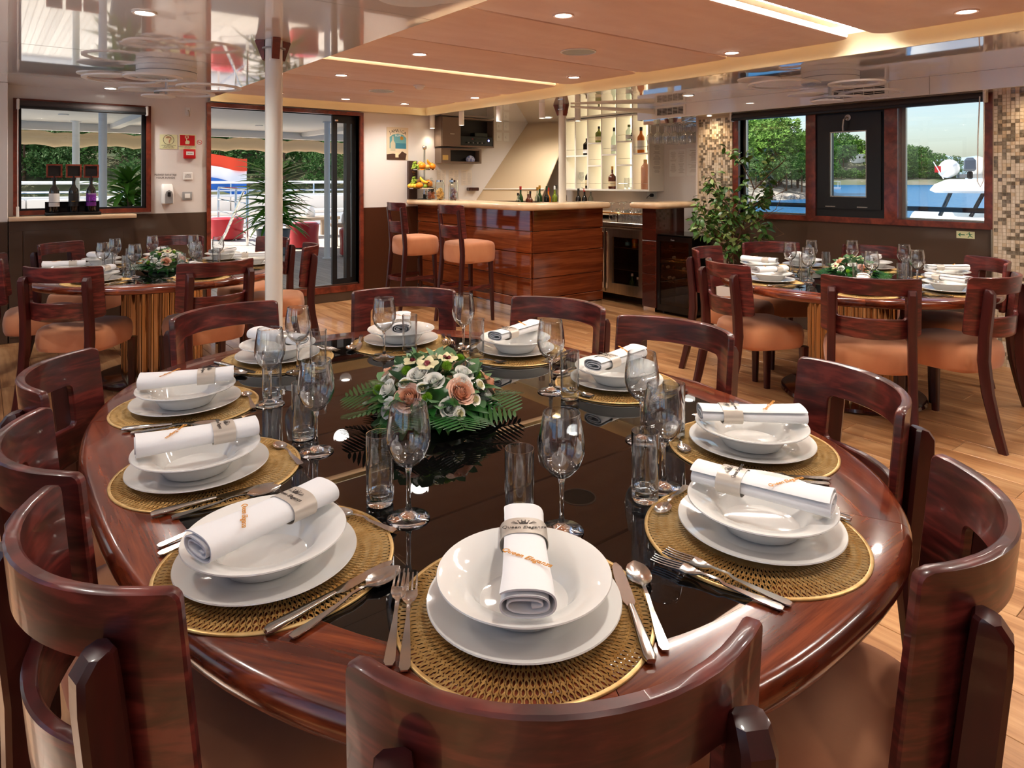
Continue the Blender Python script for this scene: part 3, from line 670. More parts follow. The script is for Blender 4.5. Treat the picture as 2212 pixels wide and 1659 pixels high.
def fork_mesh(name, L):
    b = B(); h = L / 2
    S = [(h - 0.048, 0.0118, 0.010, 0.001), (h - 0.060, 0.0122, 0.0085, 0.002), (h - 0.072, 0.0085, 0.0085, 0.001), (h - 0.082, 0.0032, 0.0105, 0), (h - 0.11, 0.0026, 0.011, 0), (-h * 0.15, 0.0034, 0.007, 0), (-h * 0.7, 0.0066, 0.0042, 0), (-h * 0.94, 0.0074, 0.0036, 0), (-h, 0.0045, 0.0032, 0)]
    blade(b, S)
    for k in range(4):
        x0 = -0.0098 + k * 0.00653
        b.rings([[(x0 * (1 - 0.03 * q) + dx * (1 - 0.5 * q), h - 0.049 + 0.049 * q, 0.0098 - 0.0045 * sin(pi * q * 0.6) + 0.003 * q + dz) for dx, dz in ((-0.0017, 0), (0.0017, 0), (0.0017, -0.002), (-0.0017, -0.002))] for q in (0, 0.3, 0.6, 0.85, 1.0)])
    return mesh_of(name, b, steel, 50)
def knife_mesh(name, L):
    b = B(); h = L / 2
    blade(b, [(h, 0.002, 0.004, 0), (h - 0.012, 0.0075, 0.004, 0), (h - 0.04, 0.0098, 0.004, 0), (h - 0.10, 0.0092, 0.0042, 0), (h - 0.112, 0.0052, 0.005, 0)], 0.0012)
    b.rings([[(px, y, 0.0048 + pz) for px, pz in rrect(w * 2, t, t * 0.45, 2)] for y, w, t in ((h - 0.112, 0.005, 0.006), (h - 0.13, 0.0056, 0.0068), (-h * 0.6, 0.0082, 0.008), (-h * 0.93, 0.0090, 0.008), (-h, 0.006, 0.006))])
    return mesh_of(name, b, steel, 50)
def napkin_mesh():
    N = 92; turns = 2.6; b = B(); hw, ht = 0.038, 0.0195; R = []
    def path(off, grow):
        out = []
        for k in range(N + 1):
            u = k / N; a = -pi * 0.42 + 2 * pi * turns * u; f = 0.18 + 0.82 * u
            ca, sa = cos(a), sin(a); x_ = math.copysign(abs(ca) ** 0.72, ca); z_ = math.copysign(abs(sa) ** 0.85, sa)
            w = max(0.004, hw * (0.35 + 0.65 * f) * grow - off); t = max(0.0012, ht * f * grow - off)
            out.append((x_ * w, ht * 1.0 + z_ * t))
        return out
    rr = random.Random(3)
    for y, g, jx, jz in ((-0.119, 1.12, 0.0, 0.001), (-0.108, 1.09, 0.0, 0.0005), (-0.07, 1.03, 0.001, 0), (-0.02, 0.97, 0, 0), (0.03, 0.93, 0, 0), (0.075, 0.93, 0, 0), (0.112, 0.97, 0, 0.0005), (0.117, 0.95, 0, 0.001)):
        o = path(0, g); i = list(reversed(path(0.0024, g)))
        R.append([(x_ + jx, y + 0.0014 * sin(9 * n_ / len(o)), z + jz) for n_, (x_, z) in enumerate(o)] + [(x_ + jx, y + 0.0014 * sin(9 * (len(o) - n_) / len(o)), z + jz) for n_, (x_, z) in enumerate(i)])
    b.rings(R); return mesh_of('napkin', b, linen, 50)
def band_mesh():
    def loop(y, off):
        out = []
        for k in range(48):
            a = 2 * pi * k / 48; ca, sa = cos(a), sin(a); out.append((math.copysign(abs(ca) ** 0.72, ca) * (0.038 * 0.945 + off), y, 0.0195 + math.copysign(abs(sa) ** 0.85, sa) * (0.0195 * 0.945 + off)))
        return out
    b = B(); b.rings([loop(0.026, 0.0002), loop(0.026, 0.0009), loop(0.07, 0.0009), loop(0.07, 0.0002)], wrap=True); return mesh_of('napkin_band', b, bandm, 50)
def crown_mesh():
    b = B()
    b.poly([(-0.006, 0), (0.006, 0), (0.0085, 0.0085), (0.0042, 0.0035), (0.0028, 0.0105), (0, 0.0042), (-0.0028, 0.0105), (-0.0042, 0.0035), (-0.0085, 0.0085)], 0.0003)
    for px, py in ((0.0085, 0.0095), (-0.0085, 0.0095), (0.0028, 0.0115), (-0.0028, 0.0115), (0, 0.0072)): b.lathe([(0.0011, 0), (0.0011, 0.0003)], 6, Matrix.Translation((px, py, 0)))
    for s in (-1, 1):
        for q in range(4):
            a = rad(8 + 14 * q); b.poly([(s * 0.008, 0.001), (s * (0.008 + 0.012 * cos(a)), 0.001 + 0.009 * sin(a)), (s * (0.008 + 0.012 * cos(a)), 0.0016 + 0.009 * sin(a))][::s], 0.0003)
    return mesh_of('crown', b, ink, 0)
MATM = placemat_mesh()
CH = mesh_of('dinner_plate', B().lathe([(0, 0), (0.078, 0), (0.086, 0.003), (0.138, 0.0165), (0.1408, 0.0185), (0.140, 0.0205), (0.136, 0.0195), (0.088, 0.0075), (0.080, 0.005), (0, 0.005)], 72, caps=(False, False)), china, 40)
SP = mesh_of('soup_plate', B().lathe([(0, 0), (0.058, 0), (0.066, 0.004), (0.080, 0.024), (0.088, 0.034), (0.125, 0.0465), (0.1268, 0.0485), (0.126, 0.0503), (0.122, 0.0498), (0.086, 0.0388), (0.076, 0.028), (0.064, 0.010), (0.055, 0.0075), (0, 0.0075)], 72, caps=(False, False)), china, 40)
FK = fork_mesh('fork', 0.205); KN = knife_mesh('knife', 0.225); SN = spoon_mesh('spoon', 0.20, 0.0205); DS = spoon_mesh('dessert_spoon', 0.15, 0.0155)
NP = napkin_mesh(); BD = band_mesh(); CR = crown_mesh()
b = B(); b.lathe([(0, 0), (0.0385, 0), (0.0393, 0.0012), (0.0383, 0.0024), (0.020, 0.0062), (0.0075, 0.013), (0.0046, 0.026), (0.0040, 0.05), (0.0042, 0.082), (0.0066, 0.094), (0.0085, 0.0962), (0, 0.1004)], 44, caps=(False, False))
b.mat(1).lathe([(0.0085, 0.0964), (0.020, 0.103), (0.0335, 0.119), (0.0405, 0.139), (0.0412, 0.152), (0.0392, 0.175), (0.0345, 0.203), (0.0331, 0.211), (0.0324, 0.2118), (0.0319, 0.211), (0.0333, 0.203), (0.0380, 0.175), (0.0400, 0.152), (0.0393, 0.139), (0.0323, 0.1205), (0.019, 0.106), (0.005, 0.1012), (0, 0.1008)], 44, caps=(False, False))
WG = mesh_of('wine_glass', b, [crystal, bowlg], 60)
b = B(); b.lathe([(0, 0.0008), (0.022, 0), (0.0248, 0.0012), (0.0258, 0.005), (0.0262, 0.024), (0.0228, 0.0242), (0.018, 0.0205), (0, 0.0195)], 40, caps=(False, False))
b.mat(1).lathe([(0.0262, 0.0242), (0.0272, 0.133), (0.0268, 0.1347), (0.0260, 0.1347), (0.0256, 0.133), (0.0243, 0.030), (0.0229, 0.0245)], 40, caps=(False, False))
TG = mesh_of('tumbler', b, [tglass, bowlg], 60)
def napkin(label, loc, rz, group):
    if 'n' not in PROTO:
        t = tag(link('napkin', NP, None, loc, (0, 0, rz)), label, 'napkin', group)
        bd = link('napkin_band', BD, t); bd['label'] = 'beige paper band printed with a crown and Queen Eleganza'
        link('crown_print', CR, bd, (0, 0.050, 0.0390)); text('lettering', 'Queen Eleganza', 0.0105, ink, bd, (0, 0.040, 0.0391), (0, 0, 0), shear=0.25, ext=0.0002)
        e = text('embroidery', 'Queen Eleganza', 0.0125, orange_t, t, (0.002, -0.042, 0.0394), (0, 0, rad(-32)), shear=0.3, ext=0.0003); e['label'] = 'orange embroidered script lettering'
        PROTO['n'] = t; return t
    return dup(PROTO['n'], loc, rz, label, group)
PROTO = {}
def one(name, data, label, cat, loc, rz, group): return tag(link(name, data, None, loc, (0, 0, rz)), label, cat, group)
def setting(where, tname, cx, cy_, ang, nang=None, wine=None, tumb=None, rr=None, po=(0.0, 0.0)):
    """place setting; ang = outward direction of the seat in degrees"""
    a = rad(ang); rz = a + pi / 2; ux, uy = -cos(a), -sin(a); rx_, ry_ = uy, -ux
    L = lambda x_, y_: (cx + rx_ * x_ + ux * y_, cy_ + ry_ * x_ + uy * y_)
    z = ZTAB; at = ' ' + where
    j = lambda s: rr.uniform(-s, s)
    one('placemat', MATM, 'gold openwork round placemat' + at, 'placemat', (cx, cy_, z), rz + j(2), 'placemats on the ' + tname)
    zm = z + 0.0034
    one('dinner_plate', CH, 'flat white dinner plate' + at, 'plate', (cx + po[0], cy_ + po[1], zm), rz, 'dinner plates on the ' + tname)
    one('soup_plate', SP, 'white soup plate' + at, 'soup plate', (cx + po[0] * 1.2, cy_ + po[1] * 1.2, zm + 0.0052), rz, 'soup plates on the ' + tname)
    na = rad(nang if nang is not None else ang + rr.uniform(-10, 10)); nz = na + pi / 2
    napkin('rolled white napkin in its band' + at, (cx + 0.004 + po[0] * 1.2, cy_ + 0.004 + po[1] * 1.2, zm + 0.0548), nz, 'napkins on the ' + tname)
    zc_ = zm - 0.0012
    for k, (x_, nm, y_) in enumerate(((-0.186, 'outer', 0.0), (-0.163, 'inner', -0.012))):
        p = L(x_ + j(.003), y_ + j(.006)); one('fork', FK, nm + ' steel fork of the pair' + at, 'fork', (p[0], p[1], zc_), rz + j(.05), 'forks on the ' + tname)
    p = L(0.156 + j(.002), -0.012 + j(.006)); one('table_knife', KN, 'steel table knife' + at, 'knife', (p[0], p[1], zc_ + 0.0005), rz + j(.04), 'knives on the ' + tname)
    p = L(0.183 + j(.003), 0.0 + j(.006)); one('table_spoon', SN, 'steel table spoon beside the knife' + at, 'spoon', (p[0], p[1], zc_), rz + j(.05), 'spoons on the ' + tname)
    p = L(0.02 + j(.01), 0.163); one('dessert_spoon', DS, 'small dessert spoon above the plate' + at, 'spoon', (p[0], p[1], zc_), rz + pi / 2 + 0.12 + j(.1), 'dessert spoons on the ' + tname)
    p = wine or L(0.07 + j(.015), 0.218 + j(.01)); one('wine_glass', WG, 'stemmed wine glass' + at, 'wine glass', (p[0], p[1], z + 0.0003), 0, 'wine glasses on the ' + tname)
    p = tumb or L(-0.012 + j(.01), 0.242 + j(.01)); one('tumbler', TG, 'straight clear tumbler' + at, 'tumbler', (p[0], p[1], z + 0.0003), 0, 'tumblers on the ' + tname)
R1 = random.Random(8)
ov = 'oval table'
for where, c, ang, nang, wn, tb in (
    ('at the nearest place of the oval table', (0.620, 0.757), -125, -128, (0.812, 0.886), (0.774, 0.958)),
    ('at the near left corner of the oval table', (0.385, 1.108), -166, -165, (0.621, 1.094), (0.607, 1.180)),
    ('at the middle left place of the oval table', (0.387, 1.540), 176, 172, (0.606, 1.492), (0.614, 1.592)),
    ('at the far left place of the oval table', (0.447, 2.013), 160, 163, (0.634, 1.889), (0.657, 1.940)),
    ('at the oval table end by the pole', (0.815, 2.345), 106, 112, (0.812, 2.150), (0.868, 2.120)),
    ('at the oval table end before the stools', (1.265, 2.285), 62, 60, (1.112, 2.130), (1.225, 2.150)),
    ('at the far right place of the oval table', (1.520, 1.905), 22, 14, (1.372, 2.020), (1.370, 1.935)),
    ('at the middle right place of the oval table', (1.528, 1.420), 2, 8, (1.321, 1.488), (1.324, 1.410)),
    ('at the nearer right place of the oval table', (1.412, 0.888), -42, -42, (1.262, 1.065), (1.30, 1.031)),
    ('at the near right corner of the oval table', (1.068, 0.668), -77, -72, (1.085, 0.880), (1.020, 0.872))):
    if 'nearer right' in where: wn = (1.245, 1.075); tb = (1.315, 1.035)
    po = (-0.018, -0.005) if 'near left corner' in where else (-0.020, 0.0) if 'middle left' in where else (0.016, -0.003) if 'near right corner' in where else (0.0, 0.0)   # plates not centred on their mats
    setting(where, ov, c[0], c[1], ang, nang, wn, tb, R1, po)
def round_settings(c, tname, lst):
    for ang, where in lst:
        a = rad(ang); setting(where, tname, c[0] + 0.575 * cos(a), c[1] + 0.575 * sin(a), ang, None, None, None, R1)
round_settings(TL, 'aft round table', [(-140, 'at the aft table seat under the bottle stand'), (-80, 'at the aft table seat left of the pole'), (-14, 'at the aft table seat nearest the deck door'), (34, 'at the aft table seat behind the pole'),
    (80, 'at the aft table seat behind the flowers'), (122, 'at the aft table seat against the cabinet'), (172, 'at the leftmost seat of the aft table')])
round_settings(TR, 'starboard round table', [(155, 'at the front left seat of the starboard table'), (-149, 'at the front middle seat of the starboard table'), (-98, 'at the front right seat of the starboard table'), (-43, 'at the starboard table seat under the exit sign'),
    (12, 'at the starboard table seat behind the flowers'), (57, 'at the starboard table seat nearest the ficus'), (102, 'at the starboard table seat nearest the wine cooler')])

# ================================================================== FLOWER CENTREPIECES
def petal(w, l, cup, curl, n=5, m_=5):
    V = []; F = []
    for i in range(m_ + 1):
        u = i / m_; ww = w * sin(pi * min(1, 0.12 + 0.80 * u)) ** 0.7
        for j in range(n + 1):
            s = 2 * j / n - 1; V.append((ww * s, cup * (1 - s * s) * -1 + curl * u * u, l * u))
    for i in range(m_):
        for j in range(n): a = i * (n + 1) + j; F.append((a, a + 1, a + n + 2, a + n + 1))
    return V, F
def rose_mesh(name, m, m2, R, layers=4):
    b = B(); rr = random.Random(4); nu, ns = 6, 8
    for q in range(layers):
        f = q / max(1, layers - 1); k = 2 if q == 0 else (3 if q < 3 else 5); r0 = R * (0.10 + 0.66 * f); h = R * (1.42 - 0.40 * f); A = rad(96 - 44 * f)
        b.mat(1 if f > 0.7 else 0)
        for i in range(k):
            a = 2 * pi * (i + 0.37 * q) / k + rr.uniform(-.2, .2); V = []; F = []; rj = rr.uniform(0.93, 1.07)
            for iu in range(nu + 1):
                u = iu / nu; flare = (0.42 * f ** 1.4) * max(0.0, u - 0.55) ** 1.6 * 2.6; close = 1.0 - 0.55 * (1 - f) * u ** 3
                r = r0 * rj * (0.5 + 0.5 * sin(u * pi / 2)) * close + R * flare
                for js in range(ns + 1):
                    sg = 2.0 * js / ns - 1; th = a + sg * A * (0.45 + 0.55 * sin(min(1, u * 1.25) * pi / 2)); rr_ = r * (1.0 + 0.09 * sg)
                    V.append((rr_ * cos(th), rr_ * sin(th), -R * 0.75 + h * u * (1 - 0.10 * sg * sg) - R * 0.22 * f * max(0.0, u - 0.8) * 5 * 0.5))
            for iu in range(nu):
                for js in range(ns): c = iu * (ns + 1) + js; F.append((c, c + 1, c + ns + 2, c + ns + 1))
            b.add(V, F)
    return mesh_of(name, b, [m, m2], 70)
def orchid_mesh():
    b = B(); V, F = petal(0.014, 0.032, 0.004, 0.006)
    for i in range(5): b.mat(0).add(V, F, Matrix.Rotation(2 * pi * i / 5, 4, 'Z') @ Matrix.Rotation(rad(-62), 4, 'X'))
    b.mat(1); V, F = petal(0.009, 0.016, 0.004, 0.004)
    for i in range(3): b.add(V, F, Matrix.Rotation(2 * pi * (i + .5) / 3, 4, 'Z') @ Matrix.Rotation(rad(-25), 4, 'X'))
    return mesh_of('orchid', b, [creamp, maroon], 70)
def pom_mesh():
    b = B(); rr = random.Random(2)
    for k in range(150):
        z = 1 - 1.5 * k / 150; a = k * 2.39996; r = sqrt(max(0, 1 - z * z)); d = Vector((r * cos(a), r * sin(a), z)); o = d.orthogonal().normalized() * 0.0016; p = o.cross(d).normalized() * 0.0016
        b.add([d * 0.008 + o, d * 0.008 - o + p, d * 0.008 - o - p, d * 0.0155], [(0, 1, 3), (1, 2, 3), (2, 0, 3)])
    return mesh_of('green_bloom', b, greenp, 0)
def leaf_mesh(name, L, w, m, bend=0.25, tip=1.0, n=6, fold=0.15):
    V = []; F = []
    for i in range(n + 1):
        u = i / n; ww = w * (sin(pi * u ** tip) ** 0.75 if 0 < u < 1 else 0.02); z = -bend * L * u * u
        V += [(-ww, L * u, z + fold * ww), (0, L * u, z), (ww, L * u, z + fold * ww)]
    for i in range(n): a = i * 3; F += [(a, a + 1, a + 4, a + 3), (a + 1, a + 2, a + 5, a + 4)]
    return mesh_of(name, B().add(V, F), m, 80)
def frond_mesh():
    b = B()
    for k in range(9):
        u = (k + 1) / 9.0; y = 0.03 + 0.12 * u; L = 0.070 * sin(pi * (0.25 + 0.7 * u)) + 0.014
        for s in (-1, 1):
            V = []; F = []
            for i in range(5):
                q = i / 4; ww = 0.0046 * sin(pi * (0.12 + 0.86 * q)); px, py = s * L * q * 0.95, y + L * q * 0.52; z = -0.35 * (y * y * 3) - 0.12 * L * q
                V += [(px - s * ww * 0.6, py + ww * 0.8, z), (px + s * ww * 0.6, py - ww * 0.8, z + 0.001)]
            F = [(2 * i, 2 * i + 1, 2 * i + 3, 2 * i + 2) for i in range(4)]
            b.add(V, F)
    b.tube([(0, 0, 0), (0, 0.08, -0.006), (0, 0.155, -0.026)], [0.002, 0.0016, 0.0008], 5)
    return mesh_of('palm_frond', b, rusc, 80)
ROSE = rose_mesh('rose', peach, pinkp, 0.036, 7); LIS = rose_mesh('white_bloom', whitep, whitep, 0.025, 6); BUD = rose_mesh('bud', creamp, whitep, 0.015, 4)
ORC = orchid_mesh(); POM = pom_mesh(); EUC = leaf_mesh('eucalyptus_leaf', 0.045, 0.020, euc, 0.2); RUS = leaf_mesh('ruscus_leaf', 0.082, 0.0125, rusc, 0.4); FRO = frond_mesh()
def aim(o, d, roll=0.0):
    o.rotation_mode = 'QUATERNION'; o.rotation_quaternion = Vector(d).to_track_quat('Z', 'Y') @ Euler((0, 0, roll)).to_quaternion()
def aimy(o, d, roll=0.0):
    o.rotation_mode = 'QUATERNION'; o.rotation_quaternion = Vector(d).to_track_quat('Y', 'Z') @ Euler((0, roll, 0)).to_quaternion()
def flowers(label, loc):
    t = thing('flower_centrepiece', label, 'flowers', loc, 0, 'flower centrepieces'); rr = random.Random(21)
    obj('foam_tray', B().lathe([(0.10, 0.0), (0.115, 0.004), (0.115, 0.03), (0.080, 0.070), (0.03, 0.095)], 24), rusc, t)
    def dome(a, h):  # direction on the mound
        el = rad(h); return Vector((cos(a) * cos(el), sin(a) * cos(el), sin(el)))
    def on(d, k=1.0): return Vector((d.x * 0.150 * k, d.y * 0.150 * k, 0.035 + d.z * 0.115 * k))
    base = rad(231.7 - 0)   # towards the camera side
    for nm, me, lst in (('rose', ROSE, ((-20, 26), (38, 30), (160, 52), (100, 20), (-110, 30))), ('white_bloom', LIS, ((8, 48), (-20, 56), (45, 40), (-95, 26), (150, 60), (108, 45), (-58, 30), (62, 50), (22, 15), (-78, 52), (130, 30), (190, 25), (-140, 45), (80, 12), (-38, 12))),
                        ('orchid', ORC, ((-8, 68), (60, 74), (-60, 70), (170, 30))), ('green_bloom', POM, ((-52, 58), (-74, 22), (40, 66), (0, 28), (85, 40), (120, 60), (-150, 20))), ('bud', BUD, ((30, 8), (-5, 38), (50, 18), (-100, 65), (110, 72), (150, 75), (-30, 42), (12, 84), (-130, 70), (70, 30)))):
        for a, h in lst:
            d = dome(base + rad(a), h); o = link(nm, me, t, on(d, 1.0 + (0.06 if nm == 'bud' else 0.0) + rr.uniform(-.02, .04))); aim(o, d + Vector((0, 0, 0.25)), rr.uniform(0, 6))
    for k in range(78):
        a = base + rad(rr.uniform(-180, 180)); h = rr.uniform(-8, 78); d = dome(a, h); o = link('eucalyptus_leaf', EUC, t, on(d, rr.uniform(0.80, 0.95))); aimy(o, d + Vector((rr.uniform(-.5, .5), rr.uniform(-.5, .5), rr.uniform(-.1, .4))), rr.uniform(-.6, .6))
    for k in range(66):
        a = 2 * pi * k / 66 + rr.uniform(-.1, .1); h = rr.uniform(-8, 28); d = dome(a, h); o = link('ruscus_leaf', RUS, t, on(d, 0.72)); aimy(o, d + Vector((rr.uniform(-.35, .35), rr.uniform(-.35, .35), rr.uniform(-.1, .25))), rr.uniform(-.5, .5))
    for k in range(9):
        a = 2 * pi * k / 9 + 0.3; d = dome(a, 8); o = link('palm_frond', FRO, t, on(d, 0.55)); aimy(o, d, rr.uniform(-.3, .3))
    return t
f0 = flowers('large peach and white flower centrepiece in the middle of the oval table', (0.945, 1.535, ZTAB))
dup(f0, (1.0, 5.10, ZTAB), rad(50), 'peach and white flower centrepiece on the aft round table', None, 0.9)
dup(f0, (TR[0] - 0.02, TR[1] - 0.02, ZTAB), rad(110), 'peach and white flower centrepiece on the starboard round table', None, 0.88)

# ================================================================== BAR
def bar():
    t = thing('bar_counter', 'L-shaped bar of glossy mahogany boards under a cream stone top', 'bar', (0, 0, 0))
    zs = [0.10, 0.195, 0.395, 0.635, 0.85, 1.055]
    for k in range(len(zs) - 1):
        z0, z1 = zs[k] + 0.002, zs[k + 1] - 0.002; px = 4.16 + (0.005 if k % 2 else 0.0)
        obj('front_board', B().box(-0.012, 0.012, -1.058, 1.058, -(z1 - z0) / 2, (z1 - z0) / 2, 0.004), barw, t, (px, 6.03, (z0 + z1) / 2))
        obj('end_board', B().box(-0.475, 0.475, -0.012, 0.012, -(z1 - z0) / 2, (z1 - z0) / 2, 0.004), barx, t, (4.16 + 0.487, 4.962 + (0.004 if k % 2 else 0), (z0 + z1) / 2))
    obj('carcass', B().box(4.175, 5.115, 4.976, 5.22, 0.0, 1.054).box(4.175, 4.40, 5.22, 7.084, 0.0, 1.054), darkw, t)
    obj('kick_plate', B().box(4.150, 4.172, 4.953, 7.084, 0.0, 0.098, 0.002).box(4.172, 5.115, 4.953, 4.973, 0.0, 0.098, 0.002), chrome, t)
    # bullnose stone top, L shape with a rounded corner
    outer = []
    for k in range(9):
        a = rad(180 + 90 * k / 8); outer.append((4.16 + 0.17 * cos(a), 5.02 + 0.17 * sin(a)))
    end = []
    for k in range(5):
        a = rad(-90 + 90 * k / 4); end.append((5.10 + 0.08 * cos(a), 4.93 + 0.08 * sin(a)))
    poly = [(3.99, 7.082)] + outer + end + [(5.18, 5.23), (4.42, 5.23), (4.42, 7.082)]
    cx, cy_ = 4.2, 5.15
    def off(pts, d):
        out = []
        n = len(pts)
        for i, p in enumerate(pts):
            a, c = Vector(pts[i - 1]), Vector(pts[(i + 1) % n]); q = Vector(p); e1 = (q - a).normalized(); e2 = (c - q).normalized(); n1 = Vector((-e1.y, e1.x)); n2 = Vector((-e2.y, e2.x)); m_ = (n1 + n2); m_ = m_ / max(0.3, m_.length_squared) * 2 if m_.length > 1e-6 else n1
            out.append((q.x + m_.x * d, q.y + m_.y * d))
        return out
    R = []
    for k in range(7):
        a = rad(-90 + 180 * k / 6); R.append([(px, py, 1.086 + 0.031 * sin(a)) for px, py in off(poly, 0.022 * (1 - cos(a)))])
    b = B(); b.rings(R); obj('stone_top', b, stone, t, smooth=45)
    return t
bar()
# peninsula beside the wine cooler
t = thing('side_counter', 'short cream stone counter on a dark wood panel behind the wine cooler', 'counter')
R = []
for k in range(7):
    a = rad(-90 + 180 * k / 6); i = 0.022 * (1 - cos(a)); R.append([(px, py, 1.086 + 0.031 * sin(a)) for px, py in rrect(0.80 - 2 * i, 0.38 - 2 * i, 0.04, 4, 5.69, 4.565)])
b = B(); b.rings(R); obj('stone_top', b, stone, t)
for k, (z0, z1) in enumerate(((0.05, 0.39), (0.392, 0.73), (0.732, 1.054))): obj('panel_board', B().box(5.36, 5.82, 4.445, 4.625, z0, z1, 0.004), darkw, t)
obj('toe_kick', B().box(5.365, 5.8, 4.46, 4.61, 0.0, 0.05), chrome, t)
# inox fridge
t = thing('bar_fridge', 'stainless steel two-door bar fridge with glass doors behind the bar', 'fridge')
FX, FY0, FY1 = 5.45, 4.64, 5.83
obj('body', wall([FY0, FY0 + 0.04, 5.205, 5.225, FY1 - 0.04, FY1], [0.10, 0.13, 0.79, 0.84], {(FY0 + 0.04, 5.205, 0.13, 0.79), (5.225, FY1 - 0.04, 0.13, 0.79)}, MX(FX + 0.022), 0.05), inox, t)
obj('inner_case', B().box(5.99, 6.0, FY0, FY1, 0.1, 0.84).box(FX + 0.073, 5.99, FY0, FY0 + 0.01, 0.1, 0.84).box(FX + 0.073, 5.99, FY1 - 0.01, FY1, 0.1, 0.84).box(FX + 0.073, 5.99, FY0 + 0.01, FY1 - 0.01, 0.1, 0.12).box(FX + 0.073, 5.99, FY0 + 0.01, FY1 - 0.01, 0.82, 0.84), darkin, t)
for k in (0, 1): obj('wire_shelf', B().box(FX + 0.08, 5.98, FY0 + 0.015, FY1 - 0.015, 0.36 + 0.24 * k, 0.366 + 0.24 * k), inox, t)
obj('work_top', B().box(FX - 0.02, 6.02, FY0 - 0.005, FY1, 0.842, 0.885, 0.005), inox, t)
for k, (a, c) in enumerate(((FY0 + 0.015, 5.205), (5.225, FY1 - 0.01))):
    d = obj('glass_door', wall([a, a + 0.085, c - 0.085, c], [0.115, 0.22, 0.725, 0.815], {(a + 0.085, c - 0.085, 0.22, 0.725)}, MX(FX - 0.012), 0.032), inox, t)
    obj('pane', B().box(FX + 0.002, FX + 0.007, a + 0.08, c - 0.08, 0.215, 0.73), fridgeg, d)
    obj('handle', B().box(FX - 0.03, FX - 0.013, (c - 0.028 if k == 0 else a + 0.006), (c - 0.006 if k == 0 else a + 0.028), 0.15, 0.78, 0.004), chrome, d)
for yy in (FY0 + 0.05, FY1 - 0.05):
    for xx in (FX + 0.06, 5.93): obj('foot', B().cyl(xx, yy, 0, 0.10, 0.018, 10), inox, t)
# wine cooler
t = thing('wine_cooler', 'black glass-door wine cooler standing left of the ficus', 'wine cooler')
CX0, CX1, CY0, CY1, CZ = 5.375, 5.84, 4.015, 4.44, 0.80
obj('body', B().box(CX0 + 0.045, CX1, CY0, CY1, 0.03, 0.045).box(CX0 + 0.045, CX1, CY0, CY1, CZ - 0.09, CZ - 0.012).box(CX0 + 0.045, CX1, CY0, CY0 + 0.025, 0.045, CZ - 0.09).box(CX0 + 0.045, CX1, CY1 - 0.025, CY1, 0.045, CZ - 0.09).box(CX1 - 0.02, CX1, CY0 + 0.025, CY1 - 0.025, 0.045, CZ - 0.09), gloss_black, t)
obj('top_panel', B().box(CX0 + 0.005, CX1, CY0 - 0.003, CY1 + 0.003, CZ - 0.0115, CZ + 0.004, 0.005), gloss_black, t)
d = obj('glass_door', wall([CY0, CY0 + 0.04, CY1 - 0.035, CY1], [0.035, 0.10, 0.735, CZ - 0.014], {(CY0 + 0.04, CY1 - 0.035, 0.10, 0.735)}, MX(CX0), 0.04), gloss_black, t)
obj('pane', B().box(CX0 + 0.006, CX0 + 0.011, CY0 + 0.035, CY1 - 0.03, 0.095, 0.74), smoked, d)
text('lettering', 'Caso', 0.022, grey, d, (CX0 - 0.0008, (CY0 + CY1) / 2 + 0.02, 0.752), (rad(90), 0, rad(-90)))
for k in range(4):
    z = 0.64 - 0.105 * k; b = B(); yy = [CY0 + 0.045 + (CY1 - CY0 - 0.085) * i / 24 for i in range(25)]
    b.tube([(CX0 + 0.06, y, z + 0.022) for y in (yy[0], yy[-1])], 0.0035, 6); sh = obj('wine_shelf', b, brass, t)
    obj('wave_wire', B().tube([(CX0 + 0.055, y, z + 0.006 * sin(i * 1.6)) for i, y in enumerate(yy)], 0.0028, 6), brass, sh)
for xx in (CX0 + 0.06, CX1 - 0.05):
    for yy in (CY0 + 0.04, CY1 - 0.04): obj('foot', B().cyl(xx, yy, 0, 0.03, 0.016, 10), black, t)
winecap = [P('wine_capsule_white', lin(214, 208, 200), 0.4), P('wine_capsule_brown', lin(120, 66, 44), 0.4)]
wbm = mesh_of('cooled_bottle', B().lathe([(0, 0), (0.011, 0), (0.0125, 0.004), (0.0125, 0.06), (0.014, 0.09), (0.036, 0.13), (0.0375, 0.28), (0, 0.285)], 16), [gloss_black], 40); capm = [mesh_of('capsule', B().lathe([(0, -0.0012), (0.012, -0.0012), (0.0134, 0.001), (0.0134, 0.03)], 14), [m_], 40) for m_ in winecap]
for k, (yy, z, c_) in enumerate(((4.30, 0.565, 0), (4.14, 0.565, 1), (4.375, 0.462, 0), (4.30, 0.462, 1), (4.18, 0.462, 0), (4.09, 0.462, 0), (4.355, 0.357, 0), (4.305, 0.357, 0), (4.13, 0.357, 1), (4.34, 0.67, 1))):
    row = {0.67: 'top', 0.565: 'second', 0.462: 'third', 0.357: 'bottom'}[z]
    o = tag(link('cooled_wine_bottle', wbm, None, (CX0 + 0.075, yy, z + 0.006), (0, rad(90), 0)), 'lying wine bottle with %s capsule on the %s shelf of the wine cooler' % (('pale', 'brown')[c_], row), 'wine bottle', 'bottles lying in the wine cooler')
    link('capsule', capm[c_], o)

